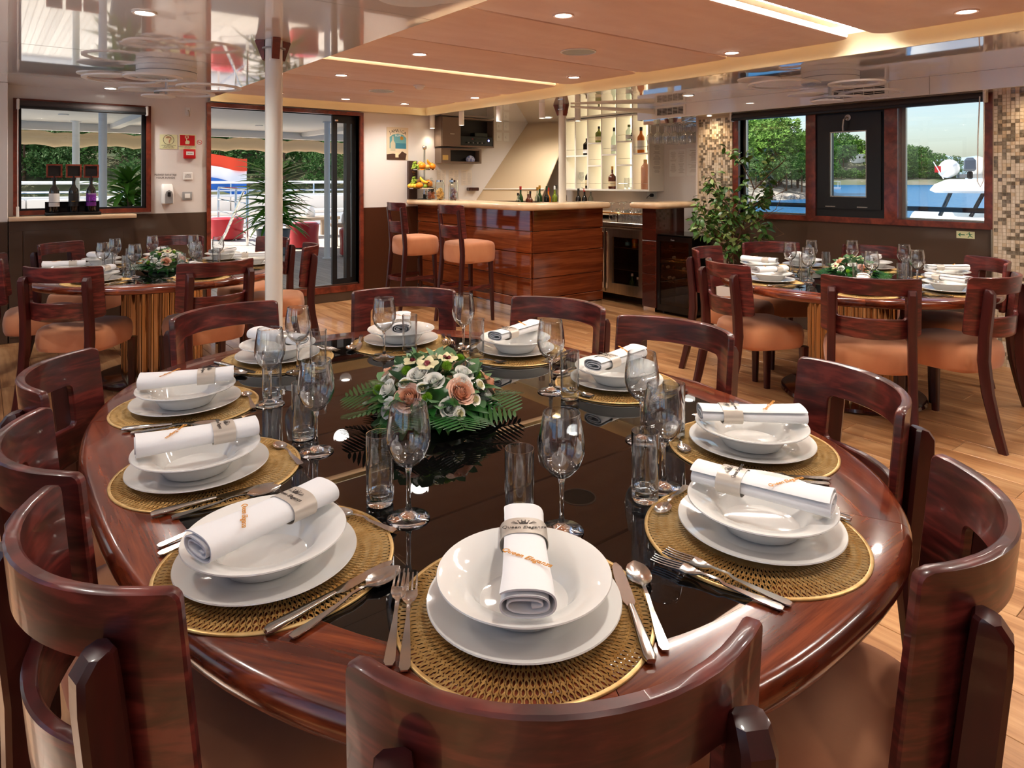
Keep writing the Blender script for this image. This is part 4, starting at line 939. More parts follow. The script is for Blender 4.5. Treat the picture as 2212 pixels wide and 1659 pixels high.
# ---- bottles: one lathe maker, many colours
def glassm(name, c, r=0.05): return P(name, c, r, spec=0.6, coat=0.4)
bot_green = glassm('bottle_green', lin(28, 60, 24)); bot_dark = glassm('bottle_dark', lin(18, 14, 12)); bot_brown = glassm('bottle_brown', lin(86, 34, 14)); bot_amber = glassm('bottle_amber', lin(214, 116, 24)); bot_olive = glassm('bottle_olive', lin(110, 124, 30)); bot_clear = thin_glass('bottle_clear', (0.72, 0.80, 0.78, 1), 0.0, 1.55, 1.8); bot_pink = glassm('bottle_pink', lin(206, 150, 120))
lab_cream = P('label_cream', lin(226, 208, 168), 0.6); lab_white = P('label_white', lin(236, 234, 230), 0.6); lab_black = P('label_black', lin(30, 26, 24), 0.5); lab_gold = P('foil_gold', lin(206, 150, 60), 0.35, metal=0.6); lab_red = P('label_red', lin(176, 40, 36), 0.5); lab_purple = P('label_purple', lin(120, 40, 150), 0.5); corkm = P('cork', lin(196, 160, 110), 0.8)
def bottle(label, loc, h=0.30, r=0.037, body=bot_green, cap=lab_black, lab=lab_cream, group=None, neck=0.42, sq=False, lz=(0.12, 0.34), nr=0.0125, name='bottle', cat='bottle'):
    t = thing(name, label, cat, loc, 0, group); zs = h * (1 - neck)
    prof = [(0, 0), (r * 0.92, 0), (r, 0.006), (r, zs * 0.9), (r * 0.9, zs), (r * 0.55, zs + h * 0.06), (nr, zs + h * 0.13), (nr, h - 0.004), (0, h)]
    obj('glass', B().lathe(prof, 4 if sq else 18, Matrix.Rotation(rad(45), 4, 'Z') if sq else None), body, t, smooth=0 if sq else 50)
    obj('cap', B().lathe([(nr + 0.0015, h * 0.86), (nr + 0.0015, h + 0.001), (0, h + 0.002)], 14), cap, t)
    if lab: obj('label', B().lathe([(r + 0.0008, h * lz[0]), (r + 0.0008, h * lz[1])], 4 if sq else 18, Matrix.Rotation(rad(45), 4, 'Z') if sq else None, caps=(False, False)), lab, t, smooth=0 if sq else 50)
    return t
# bottles on the back counter under the stair
t = thing('back_counter', 'low back counter under the stair soffit holding a row of bottles', 'counter')
obj('top', B().box(4.75, XB - 0.002, 6.36, YB - 0.002, 0.93, 0.965, 0.004), stone, t); obj('cabinet', B().box(4.78, XB - 0.002, 6.40, YB - 0.002, 0.0, 0.929), darkw, t)
specs = [(5.32, .22, bot_clear, lab_black, lab_white, 'clear bottle with black cap'), (5.40, .30, bot_green, lab_red, lab_cream, 'slim green bottle with dark red cap'), (5.48, .24, bot_brown, lab_cream, lab_white, 'squat bottle with pale pink label'), (5.555, .24, bot_brown, lab_black, lab_gold, 'brown bottle with gold label'), (5.63, .29, bot_clear, lab_gold, lab_white, 'clear bottle with gold cap'),
    (5.71, .31, bot_green, lab_gold, lab_cream, 'tall green bottle with gold top'), (5.785, .30, bot_dark, bot_green, lab_white, 'dark bottle with green cap'), (5.855, .28, bot_amber, lab_red, lab_cream, 'amber bottle with red cap'), (5.92, .30, bot_olive, lab_white, lab_red, 'olive bottle with red and white label'), (5.99, .31, bot_clear, lab_black, lab_white, 'clear square-shouldered bottle with black cap'), (6.06, .25, bot_clear, corkm, lab_red, 'small clear bottle with cork'), (6.13, .32, bot_brown, lab_gold, lab_cream, 'tall brown bottle with gold foil')]
for k, (xx, h, body, cap, lab, d) in enumerate(specs): bottle(d + ' on the low counter under the stair', (xx - 0.16, 6.415 + 0.05 * (k % 2), 0.966), h, 0.034, body, cap, lab, 'bottles under the stair')
for k, (yy, body, cap, d) in enumerate(((6.46, bot_dark, lab_black, 'dark bottle with black cap'), (6.37, bot_dark, lab_red, 'dark bottle with red label'), (6.28, bot_clear, lab_white, 'clear bottle with pale cap'))):
    bottle(d + ' below the lit shelf, right of the slim pole', (5.98 + 0.02 * k, yy - 0.25, 0.966), 0.27, 0.034, body, cap, lab_red if k == 1 else lab_white, 'bottles under the lit shelf')
t = thing('side_back_counter', 'low stone counter along the bar wall under the lit bottle shelf', 'counter')
obj('top', B().box(5.85, XB - 0.002, 5.5, 6.355, 0.93, 0.965, 0.004), stone, t); obj('cabinet', B().box(5.88, XB - 0.002, 5.86, 6.355, 0, 0.929), darkw, t)
# ---- lit bottle shelf
SX0, SX1, SYa, SYb, SZa, SZb = 5.99, 6.247, 5.06, 6.50, 1.235, 2.098
t = thing('bottle_shelf', 'white wall shelf with warm lit niches full of liquor bottles', 'shelf')
cols = [SYa, 5.335, 5.585, 5.83, 6.075, 6.32, SYb]; rows_ = {0: [SZa, 1.66, SZb], 1: [SZa, 1.53, 1.81, SZb], 2: [SZa, 1.66, SZb], 3: [SZa, 1.53, 1.81, SZb], 4: [SZa, 1.66, SZb], 5: [SZa, 1.66, SZb]}
cols = [SYa + 0.012, 5.315, 5.57, 5.815, 6.055, 6.28, SYb - 0.01]
obj('side_panel', B().box(SX0, SX1, SYa, SYa + 0.024, SZa, SZb, 0.002), shelfw, t); obj('side_panel', B().box(SX0, SX1, SYb - 0.024, SYb, SZa, SZb, 0.002), shelfw, t)
obj('bottom_board', B().box(SX0 - 0.002, SX1, SYa, SYb, SZa - 0.022, SZa, 0.002), shelfw, t); obj('top_board', B().box(SX0 - 0.002, SX1, SYa, SYb, SZb, SZb + 0.022, 0.002), shelfw, t)
for y in cols[1:-1]: obj('divider', B().box(SX0 + 0.002, SX1 - 0.021, y - 0.009, y + 0.009, SZa, SZb), shelfw, t)
for c_, zs in rows_.items():
    for z in zs[1:-1]: obj('shelf_board', B().box(SX0 + 0.002, SX1 - 0.021, cols[c_] + 0.0095, cols[c_ + 1] - 0.0095, z - 0.018, z), shelfw, t)
    for z in zs[:-1]: obj('wire_rail', B().tube([(SX0 + 0.012, cols[c_] + 0.01, z + 0.07), (SX0 + 0.012, cols[c_ + 1] - 0.01, z + 0.07)], 0.0022, 6), chrome, t)
obj('light_panel', B().box(SX1 - 0.02, SX1 - 0.001, SYa + 0.024, SYb - 0.024, SZa, SZb), backlit, t)
gb = 'bottles in the lit shelf niches'
bx = SX0 + 0.06
bottle('amber whisky bottle with white label in the niche nearest the papers', (bx, 5.235, 1.661), 0.30, 0.044, bot_amber, lab_black, lab_white, gb, 0.36, False, (0.12, 0.48), 0.016)
bottle('half-seen clear bottle with dark cap behind the amber whisky niche edge', (bx, 5.105, 1.661), 0.24, 0.03, bot_clear, lab_black, lab_cream, gb)
bottle('round pinkish decanter with dark collar in the bottom niche nearest the papers', (bx, 5.17, SZa + 0.001), 0.345, 0.052, bot_pink, corkm, None, gb, 0.22, False, (0.1, 0.3), 0.02)
bottle('clear bottle with green round stopper in the upper middle niche', (bx, 5.42, 1.811), 0.19, 0.04, bot_clear, bot_olive, lab_white, gb, 0.34, nr=0.016)
bottle('dark square bottle beside the green stoppered one', (bx, 5.36, 1.811), 0.15, 0.024, bot_dark, lab_black, lab_white, gb)
bottle('clear bottle with dark stopper and blue label in the tall upper niche', (bx, 5.66, 1.661), 0.32, 0.038, bot_clear, lab_black, lab_white, gb, 0.36)
bottle('olive green round-shouldered bottle in the upper niche near the pole', (bx, 5.915, 1.811), 0.20, 0.046, bot_olive, lab_black, lab_cream, gb, 0.38, nr=0.013)
bottle('black square gin bottle in the upper niche beside the pole', (bx, 6.13, 1.661), 0.21, 0.045, bot_dark, lab_black, lab_white, gb, 0.3, True)
bottle('champagne bottle with gold neck foil in the bottom niche beside the pole', (bx, 6.10, SZa + 0.001), 0.325, 0.042, bot_dark, lab_gold, lab_cream, gb, 0.5)
bottle('brown cognac bottle with cream label in the bottom middle niche', (bx, 5.69, SZa + 0.001), 0.275, 0.05, bot_brown, lab_gold, lab_cream, gb, 0.44)
bottle('gold-labelled bottle half hidden behind the cognac bottle', (bx + 0.03, 5.60, SZa + 0.001), 0.15, 0.028, bot_amber, lab_gold, lab_gold, gb)
tag(obj('gift_tube', B().cyl(bx + 0.06, 5.625, SZa + 0.001, SZa + 0.30, 0.036, 20), bot_green), 'dark green gift tube standing behind the cognac bottle', 'tube')
tag(link('wine_glass', WG, None, (bx, 6.22, SZa + 0.001)), 'stemmed glass standing in the shelf niche beside the champagne', 'wine glass')
for k in range(2): tag(link('tumbler', TG, None, (bx, 5.40 + 0.06 * k, SZa + 0.001)), ('tumbler in the empty lower shelf niche, nearer the papers', 'tumbler in the empty lower shelf niche, nearer the cognac')[k], 'tumbler', 'tumblers in the shelf')
# fridge contents and glasses on the fridge top
for k, (yy, z, h, body, lab, d) in enumerate(((4.98, 0.121, .20, bot_green, lab_white, 'green sparkling bottle'), (4.84, 0.121, .19, bot_clear, lab_white, 'clear water bottle'), (4.90, 0.121, .17, bot_clear, lab_white, 'small clear water bottle'), (4.94, 0.607, .16, bot_amber, lab_gold, 'orange juice bottle'), (5.04, 0.607, .16, bot_clear, P('label_blue', lin(70, 150, 190), 0.5), 'blue-labelled bottle'), (5.42, 0.121, .20, bot_amber, lab_gold, 'yellow-labelled bottle'), (5.34, 0.367, .19, bot_brown, lab_red, 'red-labelled bottle'), (5.5, 0.607, .17, bot_clear, lab_gold, 'gold-labelled bottle'))):
    bottle(d + ' inside the stainless bar fridge', (FX + 0.16, yy, z), h, 0.033, body, lab_white, lab, 'drinks in the bar fridge')
rail = thing('glass_gallery_rail', 'low brass gallery rail along the stainless fridge top', 'rail'); obj('rail_bar', B().tube([(FX + 0.0, FY0 + 0.01, 0.985), (FX + 0.0, FY1 - 0.02, 0.985)], 0.009, 8), brass, rail)
for yy in (FY0 + 0.02, 5.05, 5.45, FY1 - 0.03): obj('rail_post', B().cyl(FX, yy, 0.886, 0.978, 0.005, 8), brass, rail)
k = 0
for rw, xx in enumerate((5.56, 5.68, 5.80)):
    for c_ in range(6):
        yy = 4.70 + 0.105 * c_ + 0.03 * rw
        up = (c_ + rw) % 3 != 0
        o = link('wine_glass' if up else 'tumbler', WG if up else TG, None, (xx, yy, 0.886 + (0.2121 if up else 0.1351)), (pi, 0, 0))
        tag(o, ('upturned stemmed glass' if up else 'upturned tumbler') + ' on the bar fridge, %s row, %s from side counter' % (('front', 'middle', 'back')[rw], ('first', 'second', 'third', 'fourth', 'fifth', 'sixth')[c_]), 'wine glass' if up else 'tumbler', 'stemmed glasses on the fridge' if up else 'tumblers on the fridge')
# hanging glass rack
ORD = ['first', 'second', 'third', 'fourth', 'fifth', 'sixth']
t = thing('glass_rack', 'chrome hanging glass rack under the white bulkhead beside the papers', 'rack')
for k in range(5):
    for s in (-0.016, 0.016): obj('rail', B().tube([(5.63, 4.36 + 0.11 * k + s, 1.945), (6.2, 4.36 + 0.11 * k + s, 1.945)], 0.0032, 6), chrome, t)
obj('frame', B().box(5.62, 5.628, 4.33, 4.83, 1.938, 1.988).box(6.205, 6.213, 4.33, 4.83, 1.938, 1.988), chrome, t)
for k in range(5):
    for i in range(5):
        if (k + i) % 7 == 6: continue
        tag(link('wine_glass', WG, None, (5.70 + 0.105 * i, 4.36 + 0.11 * k, 1.9516), (pi, 0, 0)), 'stemmed glass hanging in the chrome rack, %s row from camera, %s from room side' % (ORD[k], ORD[i]), 'wine glass', 'glasses hanging in the rack')

# ---- stair soffit behind the bar
b = B(); L0, L1, R1_, R0 = Vector((5.015, YB - 0.001, 1.08)), Vector((6.0, YB - 0.001, 2.262)), Vector((6.249, 6.52, 2.262)), Vector((5.60, 6.52, 1.08)); n_ = 10; V = []; F = []
for k in range(n_ + 1):
    u = k / n_; V += [tuple(L0.lerp(L1, u)), tuple(R0.lerp(R1_, u))]
for k in range(n_): F.append((2 * k, 2 * k + 1, 2 * k + 3, 2 * k + 2))
top = len(V); V += [(x_ + 0.03, y_, z + 0.03) for x_, y_, z in V]
F += [tuple(i + top for i in f) for f in F]; F += [(2 * k + 1, 2 * k + 3, 2 * k + 3 + top, 2 * k + 1 + top) for k in range(n_)]
so = struct('ceiling_stair_soffit', B().add(V, F), P('soffit_beige', lin(206, 184, 152), 0.25), smooth=30)
struct('ledge', B().tube([tuple(L0.lerp(L1, 0.125) + Vector((-0.01, -0.01, 0))), tuple(R0.lerp(R1_, 0.125) + Vector((-0.012, 0, 0)))], 0.009, 8), shelfw, so)

# ================================================================== LAMPS AND CEILING FITTINGS
lampg = 'recessed downlights'
def downlight(label, x, y, z, watts, r=0.055, col=(1.0, 0.93, 0.84), suede=False, lamp=True):
    t = thing('downlight', label, 'ceiling light', (x, y, z), 0, lampg)
    obj('trim_ring', B().lathe([(r * 0.74, -0.0005), (r, -0.0005), (r * 1.02, -0.004), (r * 0.95, -0.008), (r * 0.78, -0.006)], 28, wrap=True), suedec if suede else white, t)
    obj('lens', B().lathe([(0, -0.003), (r * 0.735, -0.003), (r * 0.735, -0.0008), (0, -0.0008)], 24, caps=(False, False)), lampd, t)
    if lamp:
        l = spot(0, 0, -0.02, watts, 150, 0.9, col, 0.06); l.parent = t
    return t
zs_ = 2.1945
for lab, x, y in (('downlight in the peach panel nearest the white pole', 2.35, 2.55), ('downlight in the third peach panel, pole side', 2.32, 3.94), ('downlight in the fourth peach panel, pole side', 2.29, 5.12), ('downlight in the last peach panel, pole side', 2.28, 6.55), ('downlight beside the starboard cove, above the oval table end', 3.92, 2.61), ('downlight beside the starboard cove, third panel', 3.84, 4.04), ('downlight beside the starboard cove, fifth panel', 4.0, 5.68), ('downlight beside the starboard cove, last panel', 3.71, 6.62),
        ('downlight in the peach panel at the top right corner', 3.88, 1.24), ('downlight in the peach panel above the near end', 2.3, 1.3), ('downlight in the panel above the camera side', 2.3, 0.4), ('added downlight in the panel behind the camera', 3.8, -0.3), ('downlight in the middle of the last peach panel', 3.0, 6.6)):  # the lamp behind the camera is unseen, added to brighten the room
    downlight(lab, x, y, zs_, 36 if y > 3 else 28, suede=True)
for lab, x, y in (('white downlight in the glossy ceiling above the aft round table, camera side', 0.62, 3.62), ('white downlight in the glossy ceiling near the aft window', 0.9, 6.8), ('white downlight in the glossy ceiling above the left chairs', -0.3, 1.9), ('white downlight in the glossy ceiling above the oval table', 0.9, 0.6), ('added white downlight in the glossy ceiling behind the camera', 0.2, -1.0), ('white downlight in the glossy ceiling by the port windows', -0.4, 4.2)):  # the one behind the camera is an unseen lamp added for brightness
    downlight(lab, x, y, ZP - 0.0003, 38 if y > 3 else 22)
for lab, x, y in (('white downlight in the starboard ceiling near the bulkhead vent', 5.1, 3.85), ('white downlight in the starboard ceiling above the mosaic column', 5.1, 1.1), ('white downlight in the starboard ceiling behind the bar', 5.3, 5.75), ('white downlight in the ceiling beside the lit shelf', 5.55, 6.3), ('white downlight in the starboard ceiling near the camera', 5.0, -0.6)):
    downlight(lab, x, y, ZS - 0.0003, 30)
for lab, y in (('small warm spotlight grazing the mosaic by the exit sign', 1.40), ('small warm spotlight grazing the mosaic by the ficus', 4.05)):
    t = downlight(lab, 5.70, y, 1.9877, 6, 0.03, (1.0, 0.72, 0.42))
# cylinder pendants over the bar
for k, (x, y, lab) in enumerate(((4.30, 7.0, 'white cylinder pendant nearest the aft wall poster'), (4.32, 6.40, 'white cylinder pendant before the brown wall cabinet'), (4.34, 5.72, 'third white cylinder pendant from the aft wall'), (4.46, 5.16, 'white cylinder pendant left of the slim pole'), (4.97, 5.17, 'white cylinder pendant right of the slim pole'))):
    t = thing('pendant_light', lab, 'pendant lamp', (x, y, ZS), 0, 'cylinder pendants over the bar')
    obj('cylinder_shade', B().lathe([(0.0305, -0.0005), (0.0305, -0.155), (0.027, -0.155), (0.027, -0.14), (0, -0.14)], 24, caps=(True, False)), white, t)
    obj('lens', B().lathe([(0, -0.150), (0.0265, -0.150), (0.0265, -0.1405), (0, -0.1405)], 20, caps=(False, False)), pendd, t)
    l = spot(0, 0, -0.16, 4, 110, 0.8, (1.0, 0.86, 0.66), 0.025); l.parent = t
# speakers and smoke detector
for lab, x, y in (('round ceiling speaker in the second peach panel', 3.10, 3.22), ('round ceiling speaker in the fifth peach panel', 3.0, 5.80)):
    t = thing('ceiling_speaker', lab, 'speaker', (x, y, zs_), 0, 'ceiling speakers')
    obj('ring', B().lathe([(0.108, -0.0005), (0.118, -0.0005), (0.119, -0.005), (0.110, -0.007)], 40, wrap=True), white, t); obj('grille', B().lathe([(0, -0.004), (0.1075, -0.003), (0.1075, -0.0006), (0, -0.0006)], 40, caps=(False, False)), grey, t)
t = thing('smoke_detector', 'white smoke detector on the fourth peach ceiling panel', 'smoke detector', (3.09, 5.25, zs_)); obj('base', B().lathe([(0, -0.0005), (0.052, -0.0005), (0.052, -0.012), (0, -0.012)], 28, caps=(False, False)), white, t); obj('sensor_head', B().lathe([(0, -0.0125), (0.040, -0.0125), (0.038, -0.026), (0.026, -0.036), (0, -0.036)], 28, caps=(False, False)), white, t)
# ring chandeliers
def chandelier(label, loc, zc, flip=1, rot=0.0):
    t = thing('chandelier', label, 'chandelier', (loc[0], loc[1], zc), rot, 'ring chandeliers')
    obj('drum', B().lathe([(0, -0.0006), (0.195, -0.0006), (0.195, -0.075), (0.188, -0.080), (0, -0.080)], 48, caps=(False, False)), whitem, t)
    obj('drum_band', B().lathe([(0.196, -0.036), (0.198, -0.036), (0.198, -0.040), (0.196, -0.040)], 48, wrap=True), grey, t)
    obj('stem', B().cyl(0, 0, -0.195, -0.081, 0.013, 14), white, t)
    for k, (dx, dy, r, z, solid) in enumerate(((-0.33, 0.02, 0.25, -0.085, 0), (0.30, 0.0, 0.215, -0.150, 0), (-0.19, -0.03, 0.12, -0.165, 1), (0.10, 0.06, 0.20, -0.185, 0), (-0.04, -0.04, 0.108, -0.215, 1), (-0.50, 0.05, 0.15, -0.045, 1), (0.05, -0.28, 0.18, -0.12, 0))):
        dx *= flip; b = B()
        if solid: b.lathe([(0, 0), (r, 0), (r * 1.01, 0.004), (r, 0.010), (0, 0.010)], 44, Matrix.Translation((dx, dy, z)), caps=(False, False))
        else: b.lathe([(r - 0.034, 0), (r, 0), (r, 0.012), (r - 0.034, 0.012)], 48, Matrix.Translation((dx, dy, z)), wrap=True)
        o = obj('light_disc' if solid else 'light_ring', b, whitem, t)
        h = hypot(dx, dy); e = r - 0.02 if not solid else 0.0
        tx, ty = dx - dx / h * e if h > r else dx, dy - dy / h * e if h > r else dy
        obj('arm', B().tube([(0.0, 0.0, z + 0.016), (tx, ty, z + 0.016)], 0.006, 8), white, o)
    return t
chandelier('white ring chandelier above the aft round table', (1.05, 5.30), ZP, 1, rad(-38))
chandelier('white ring chandelier above the starboard round table', (4.86, 2.42), ZS, 1, rad(-38))
chandelier('white ring chandelier at the top edge, above the oval table', (1.08, 1.86), ZP, 1, rad(-150))
# bulkhead air vents
for lab, y0, y1 in (('white louvred air vent in the bulkhead above the hanging glasses', 4.255, 4.65), ('white louvred air vent in the bulkhead above the black window sash', 2.32, 2.78)):
    t = thing('air_vent', lab, 'vent', (5.5995, (y0 + y1) / 2, 2.056), 0, 'bulkhead air vents'); w = (y1 - y0) / 2
    obj('frame', wall([-w, -w + 0.028, w - 0.028, w], [-0.055, -0.036, 0.036, 0.055], {(-w + 0.028, w - 0.028, -0.036, 0.036)}, MX(-0.010), 0.010), white, t)
    obj('dark_opening', B().box(-0.0015, -0.0005, -w + 0.028, w - 0.028, -0.036, 0.036), darkin, t)
    for k in range(5): obj('louvre', B().box(-0.0075, -0.002, -w + 0.0285, w - 0.0285, -0.030 + 0.014 * k, -0.0265 + 0.014 * k), white, t)
    for k in range(4): obj('mullion', B().box(-0.0095, -0.0076, -w + 0.028 + (2 * w - 0.056) * (k + 1) / 5 - 0.0015, -w + 0.028 + (2 * w - 0.056) * (k + 1) / 5 + 0.0015, -0.0355, 0.0355), white, t)
# tapered tube added for the pale ceiling edge between slim pole and vent
tag(obj('ceiling_edge_tube', B().tube([(4.82, 5.12, 2.108), (5.585, 4.66, 2.07)], [0.010, 0.028], 14), white), 'tapered white tube added along the ceiling from slim pole to air vent', 'conduit')

# ================================================================== AFT WALL FITTINGS
def board(name, label, cat, x0, x1, z0, z1, m, th=0.004, y=YB - 0.0002): return tag(obj(name, B().box(-(x1 - x0) / 2, (x1 - x0) / 2, -th, 0, -(z1 - z0) / 2, (z1 - z0) / 2), m, None, ((x0 + x1) / 2, y, (z0 + z1) / 2)), label, cat)
FR = (rad(90), 0, 0)
s = board('muster_sign', 'pale yellow safety sign with a red hook symbol in a circle', 'sign', 1.344, 1.497, 1.644, 1.781, paleg)
obj('circle', B().lathe([(0.044, 0), (0.0475, 0), (0.0475, 0.0006), (0.044, 0.0006)], 40, Matrix.Translation((0, -0.0042, 0.018)) @ Matrix.Rotation(rad(90), 4, 'X'), wrap=True), ink, s)
obj('hook_symbol', B().tube([(-0.022, -0.0046, 0.034), (-0.020, -0.0046, 0.045), (-0.006, -0.0046, 0.051), (0.012, -0.0046, 0.046), (0.018, -0.0046, 0.034), (0.008, -0.0046, 0.018), (0.002, -0.0046, 0.002), (0.004, -0.0046, -0.016)], [0.006, 0.008, 0.009, 0.009, 0.008, 0.006, 0.005, 0.003], 8, flat=0.08), redm, s)
for k, tx in enumerate(('ASSEMBLY INSTRUCTIONS', 'IN CASE OF FIRE', 'SOUND THE ALARM')): text('lettering', tx, 0.011, ink, s, (0, -0.0043, -0.036 - 0.011 * k), FR)
s = board('fire_button_sign', 'red sign with a white hand pressing a button', 'sign', 1.512, 1.661, 1.640, 1.789, paleg)
obj('red_field', B().box(-0.066, 0.066, -0.0050, -0.0041, -0.034, 0.066), redm, s)
obj('hand_symbol', B().poly([(-0.018, -0.026), (0.016, -0.026), (0.020, -0.004), (0.016, 0.008), (0.002, 0.010), (-0.004, 0.012), (-0.004, 0.036), (-0.012, 0.036), (-0.012, 0.000), (-0.020, 0.002)], 0.0008, Matrix.Translation((0, -0.0051, 0.006)) @ Matrix.Rotation(rad(90), 4, 'X')), paleg, s)
obj('button_symbol', wall([-0.022, -0.016, 0.004, 0.010], [0.036, 0.042, 0.056, 0.062], {(-0.016, 0.004, 0.042, 0.056)}, MY(-0.0058), 0.0008), paleg, s)
for k, tx in enumerate(('MANUALLY OPERATED CALL POINT', 'FIRE ALARM')): text('lettering', tx, 0.010, ink, s, (0, -0.0043, -0.046 - 0.012 * k), FR)
s = thing('fire_call_point', 'red fire alarm call point box under the hand sign', 'alarm', (1.60, YB, 1.60)); obj('housing', B().box(-0.052, 0.052, -0.045, -0.0003, -0.046, 0.046, 0.006, seg=2), redm, s); obj('break_glass', B().box(-0.034, 0.034, -0.0475, -0.0455, -0.012, 0.022, 0.0), paperm, s)
for xx in (-0.016, 0, 0.016): obj('mark', B().box(xx - 0.005, xx + 0.005, -0.0482, -0.0476, 0.002, 0.008), ink, s)
s = tag(obj('no_smoking_sticker', B().lathe([(0.019, 0), (0.0235, 0), (0.0235, 0.0008), (0.019, 0.0008)], 32, Matrix.Translation((1.697, YB - 0.0003, 1.716)) @ Matrix.Rotation(rad(90), 4, 'X'), wrap=True), redm), 'small round red no smoking sticker near the door frame', 'sticker')
obj('slash', B().box(-0.020, 0.020, -0.0009, 0.0, -0.0018, 0.0018), redm, s, (1.697, YB - 0.0003, 1.716), (0, rad(45), 0)); obj('cigarette', B().box(1.684, 1.708, YB - 0.0007, YB - 0.0003, 1.712, 1.716), ink, s)
s = tag(link('wall_lettering', text('tmp', 'PLEASE SANITISE', 0.026, ink).data), 'grey adhesive lettering reading PLEASE SANITISE YOUR HANDS above the dispenser', 'lettering'); bpy.data.objects.remove(bpy.data.objects['tmp'])
s.location = (1.395, YB - 0.0008, 1.395); s.rotation_euler = FR; text('second_line', 'YOUR HANDS', 0.026, ink, s, (0, -0.028, 0))
s = thing('door_button', 'white square switch plate reading OPEN DOOR', 'switch', (1.59, YB, 1.384)); obj('plate', B().box(-0.043, 0.043, -0.012, -0.0003, -0.036, 0.036, 0.004), white, s); text('lettering', 'OPEN', 0.019, ink, s, (0, -0.0124, 0.010), FR); text('lettering', 'DOOR', 0.019, ink, s, (0, -0.0124, -0.010), FR)
s = thing('light_switch', 'grey framed light switch with white rocker below the door button', 'switch', (1.585, YB, 1.192)); obj('frame', B().box(-0.044, 0.044, -0.009, -0.0003, -0.040, 0.040, 0.008, seg=2), grey, s); obj('rocker', B().box(-0.024, 0.024, -0.013, -0.0095, -0.022, 0.022, 0.002), white, s)
s = thing('soap_dispenser', 'white wall-mounted hand sanitiser dispenser with grey window', 'dispenser', (1.40, YB, 1.21)); obj('body', B().rings([[(px, py, z) for px, py in rrect(w, d, 0.02, 4, 0, -d / 2 - 0.0003)] for z, w, d in ((-0.095, 0.085, 0.055), (-0.085, 0.10, 0.085), (0.02, 0.105, 0.085), (0.085, 0.10, 0.06), (0.098, 0.085, 0.045))]), white, s)
obj('grey_window', B().poly([(-0.033, -0.085), (0.033, -0.085), (0.033, 0.0), (0.026, 0.025), (0, 0.042), (-0.026, 0.025), (-0.033, 0.0)], 0.004, Matrix.Translation((0.008, -0.0855, 0)) @ Matrix.Rotation(rad(90), 4, 'X')), grey, s); obj('push_lever', B().box(-0.006, 0.022, -0.096, -0.090, -0.02, 0.022, 0.004), black, s)
s = thing('wall_socket', 'small white coat hook plate high on the wall beside the door', 'hook', (1.592, YB, 2.012)); obj('plate', B().box(-0.022, 0.022, -0.010, -0.0003, -0.042, 0.042, 0.006), white, s); obj('hook', B().tube([(0, -0.011, 0.01), (0.004, -0.03, 0.0), (0.006, -0.032, -0.03), (0.007, -0.026, -0.05)], 0.005, 8), inox, s)
s.name = 'wall_hook'
# cabinet with stone sill under the aft window, bottle stand on it
t = thing('sill_cabinet', 'low brown cabinet with cream stone sill under the aft window', 'cabinet'); obj('body', B().box(0.19, 1.10, 6.92, YB - 0.0145, 0.0, 1.004), wains, t)
obj('door', B().box(0.29, 1.015, 6.913, 6.9195, 0.04, 0.925, 0.003), wains, t); obj('side_panel', B().box(0.192, 0.282, 6.913, 6.9195, 0.04, 0.925, 0.003), wains, t); obj('sill', B().box(0.188, 1.115, 6.87, YB - 0.032, 1.005, 1.040, 0.006, seg=2), stone, t)
t = thing('bottle_stand', 'black tray holding three wine bottles on the window sill', 'stand', (0.64, 6.955, 1.040)); obj('tray', B().box(-0.205, 0.205, -0.055, 0.05, 0.0002, 0.03, 0.008, seg=2), gloss_black, t)
for k, xx in enumerate((-0.137, 0.003, 0.132)): obj('holder_ring', B().lathe([(0.041, 0.115), (0.048, 0.115), (0.048, 0.119), (0.041, 0.119)], 24, Matrix.Translation((xx, 0, 0)), wrap=True), gloss_black, t)
obj('back_bar', B().box(-0.2, 0.2, 0.044, 0.05, 0.0302, 0.12), gloss_black, t)
for k, (xx, lab, d) in enumerate(((-0.137, lab_white, 'dark wine bottle with white label, leftmost on the sill stand'), (0.003, lab_black, 'dark wine bottle with black and gold label, middle of the sill stand'), (0.132, lab_purple, 'dark wine bottle with purple label, rightmost on the sill stand'))):
    o = bottle(d, (0.64 + xx, 6.955, 1.0705), 0.31, 0.038, bot_dark, lab_black, lab, 'wine bottles on the sill stand', 0.36, lz=(0.16, 0.52))
    if k == 1: text('lettering', 'SAJE', 0.016, lab_gold, o, (-0.006, -0.0405, 0.09), FR)
    if k == 2: text('lettering', '19', 0.07, P('purple_print', lin(150, 60, 190), 0.5), o, (0, -0.0402, 0.10), FR); text('lettering', 'NEKOLIKO', 0.012, paperm, o, (0, -0.0402, 0.155), FR)
    s = thing('chalkboard_tag', ('framed mini chalkboard over the white-label bottle', 'framed mini chalkboard over the middle wine bottle', 'framed mini chalkboard over the purple-label bottle')[k], 'chalkboard', (0.64 + xx, 6.955, 1.425), 0, 'mini chalkboards')
    obj('frame', wall([-0.058, -0.045, 0.045, 0.058], [-0.058, -0.045, 0.045, 0.058], {(-0.045, 0.045, -0.045, 0.045)}, MY(-0.012), 0.012), framew, s); obj('slate', B().box(-0.0448, 0.0448, -0.006, -0.001, -0.0448, 0.0448), black, s); obj('neck_clip', B().lathe([(0.016, -0.075), (0.019, -0.075), (0.019, -0.0585), (0.016, -0.0585)], 16, wrap=True), black, s)
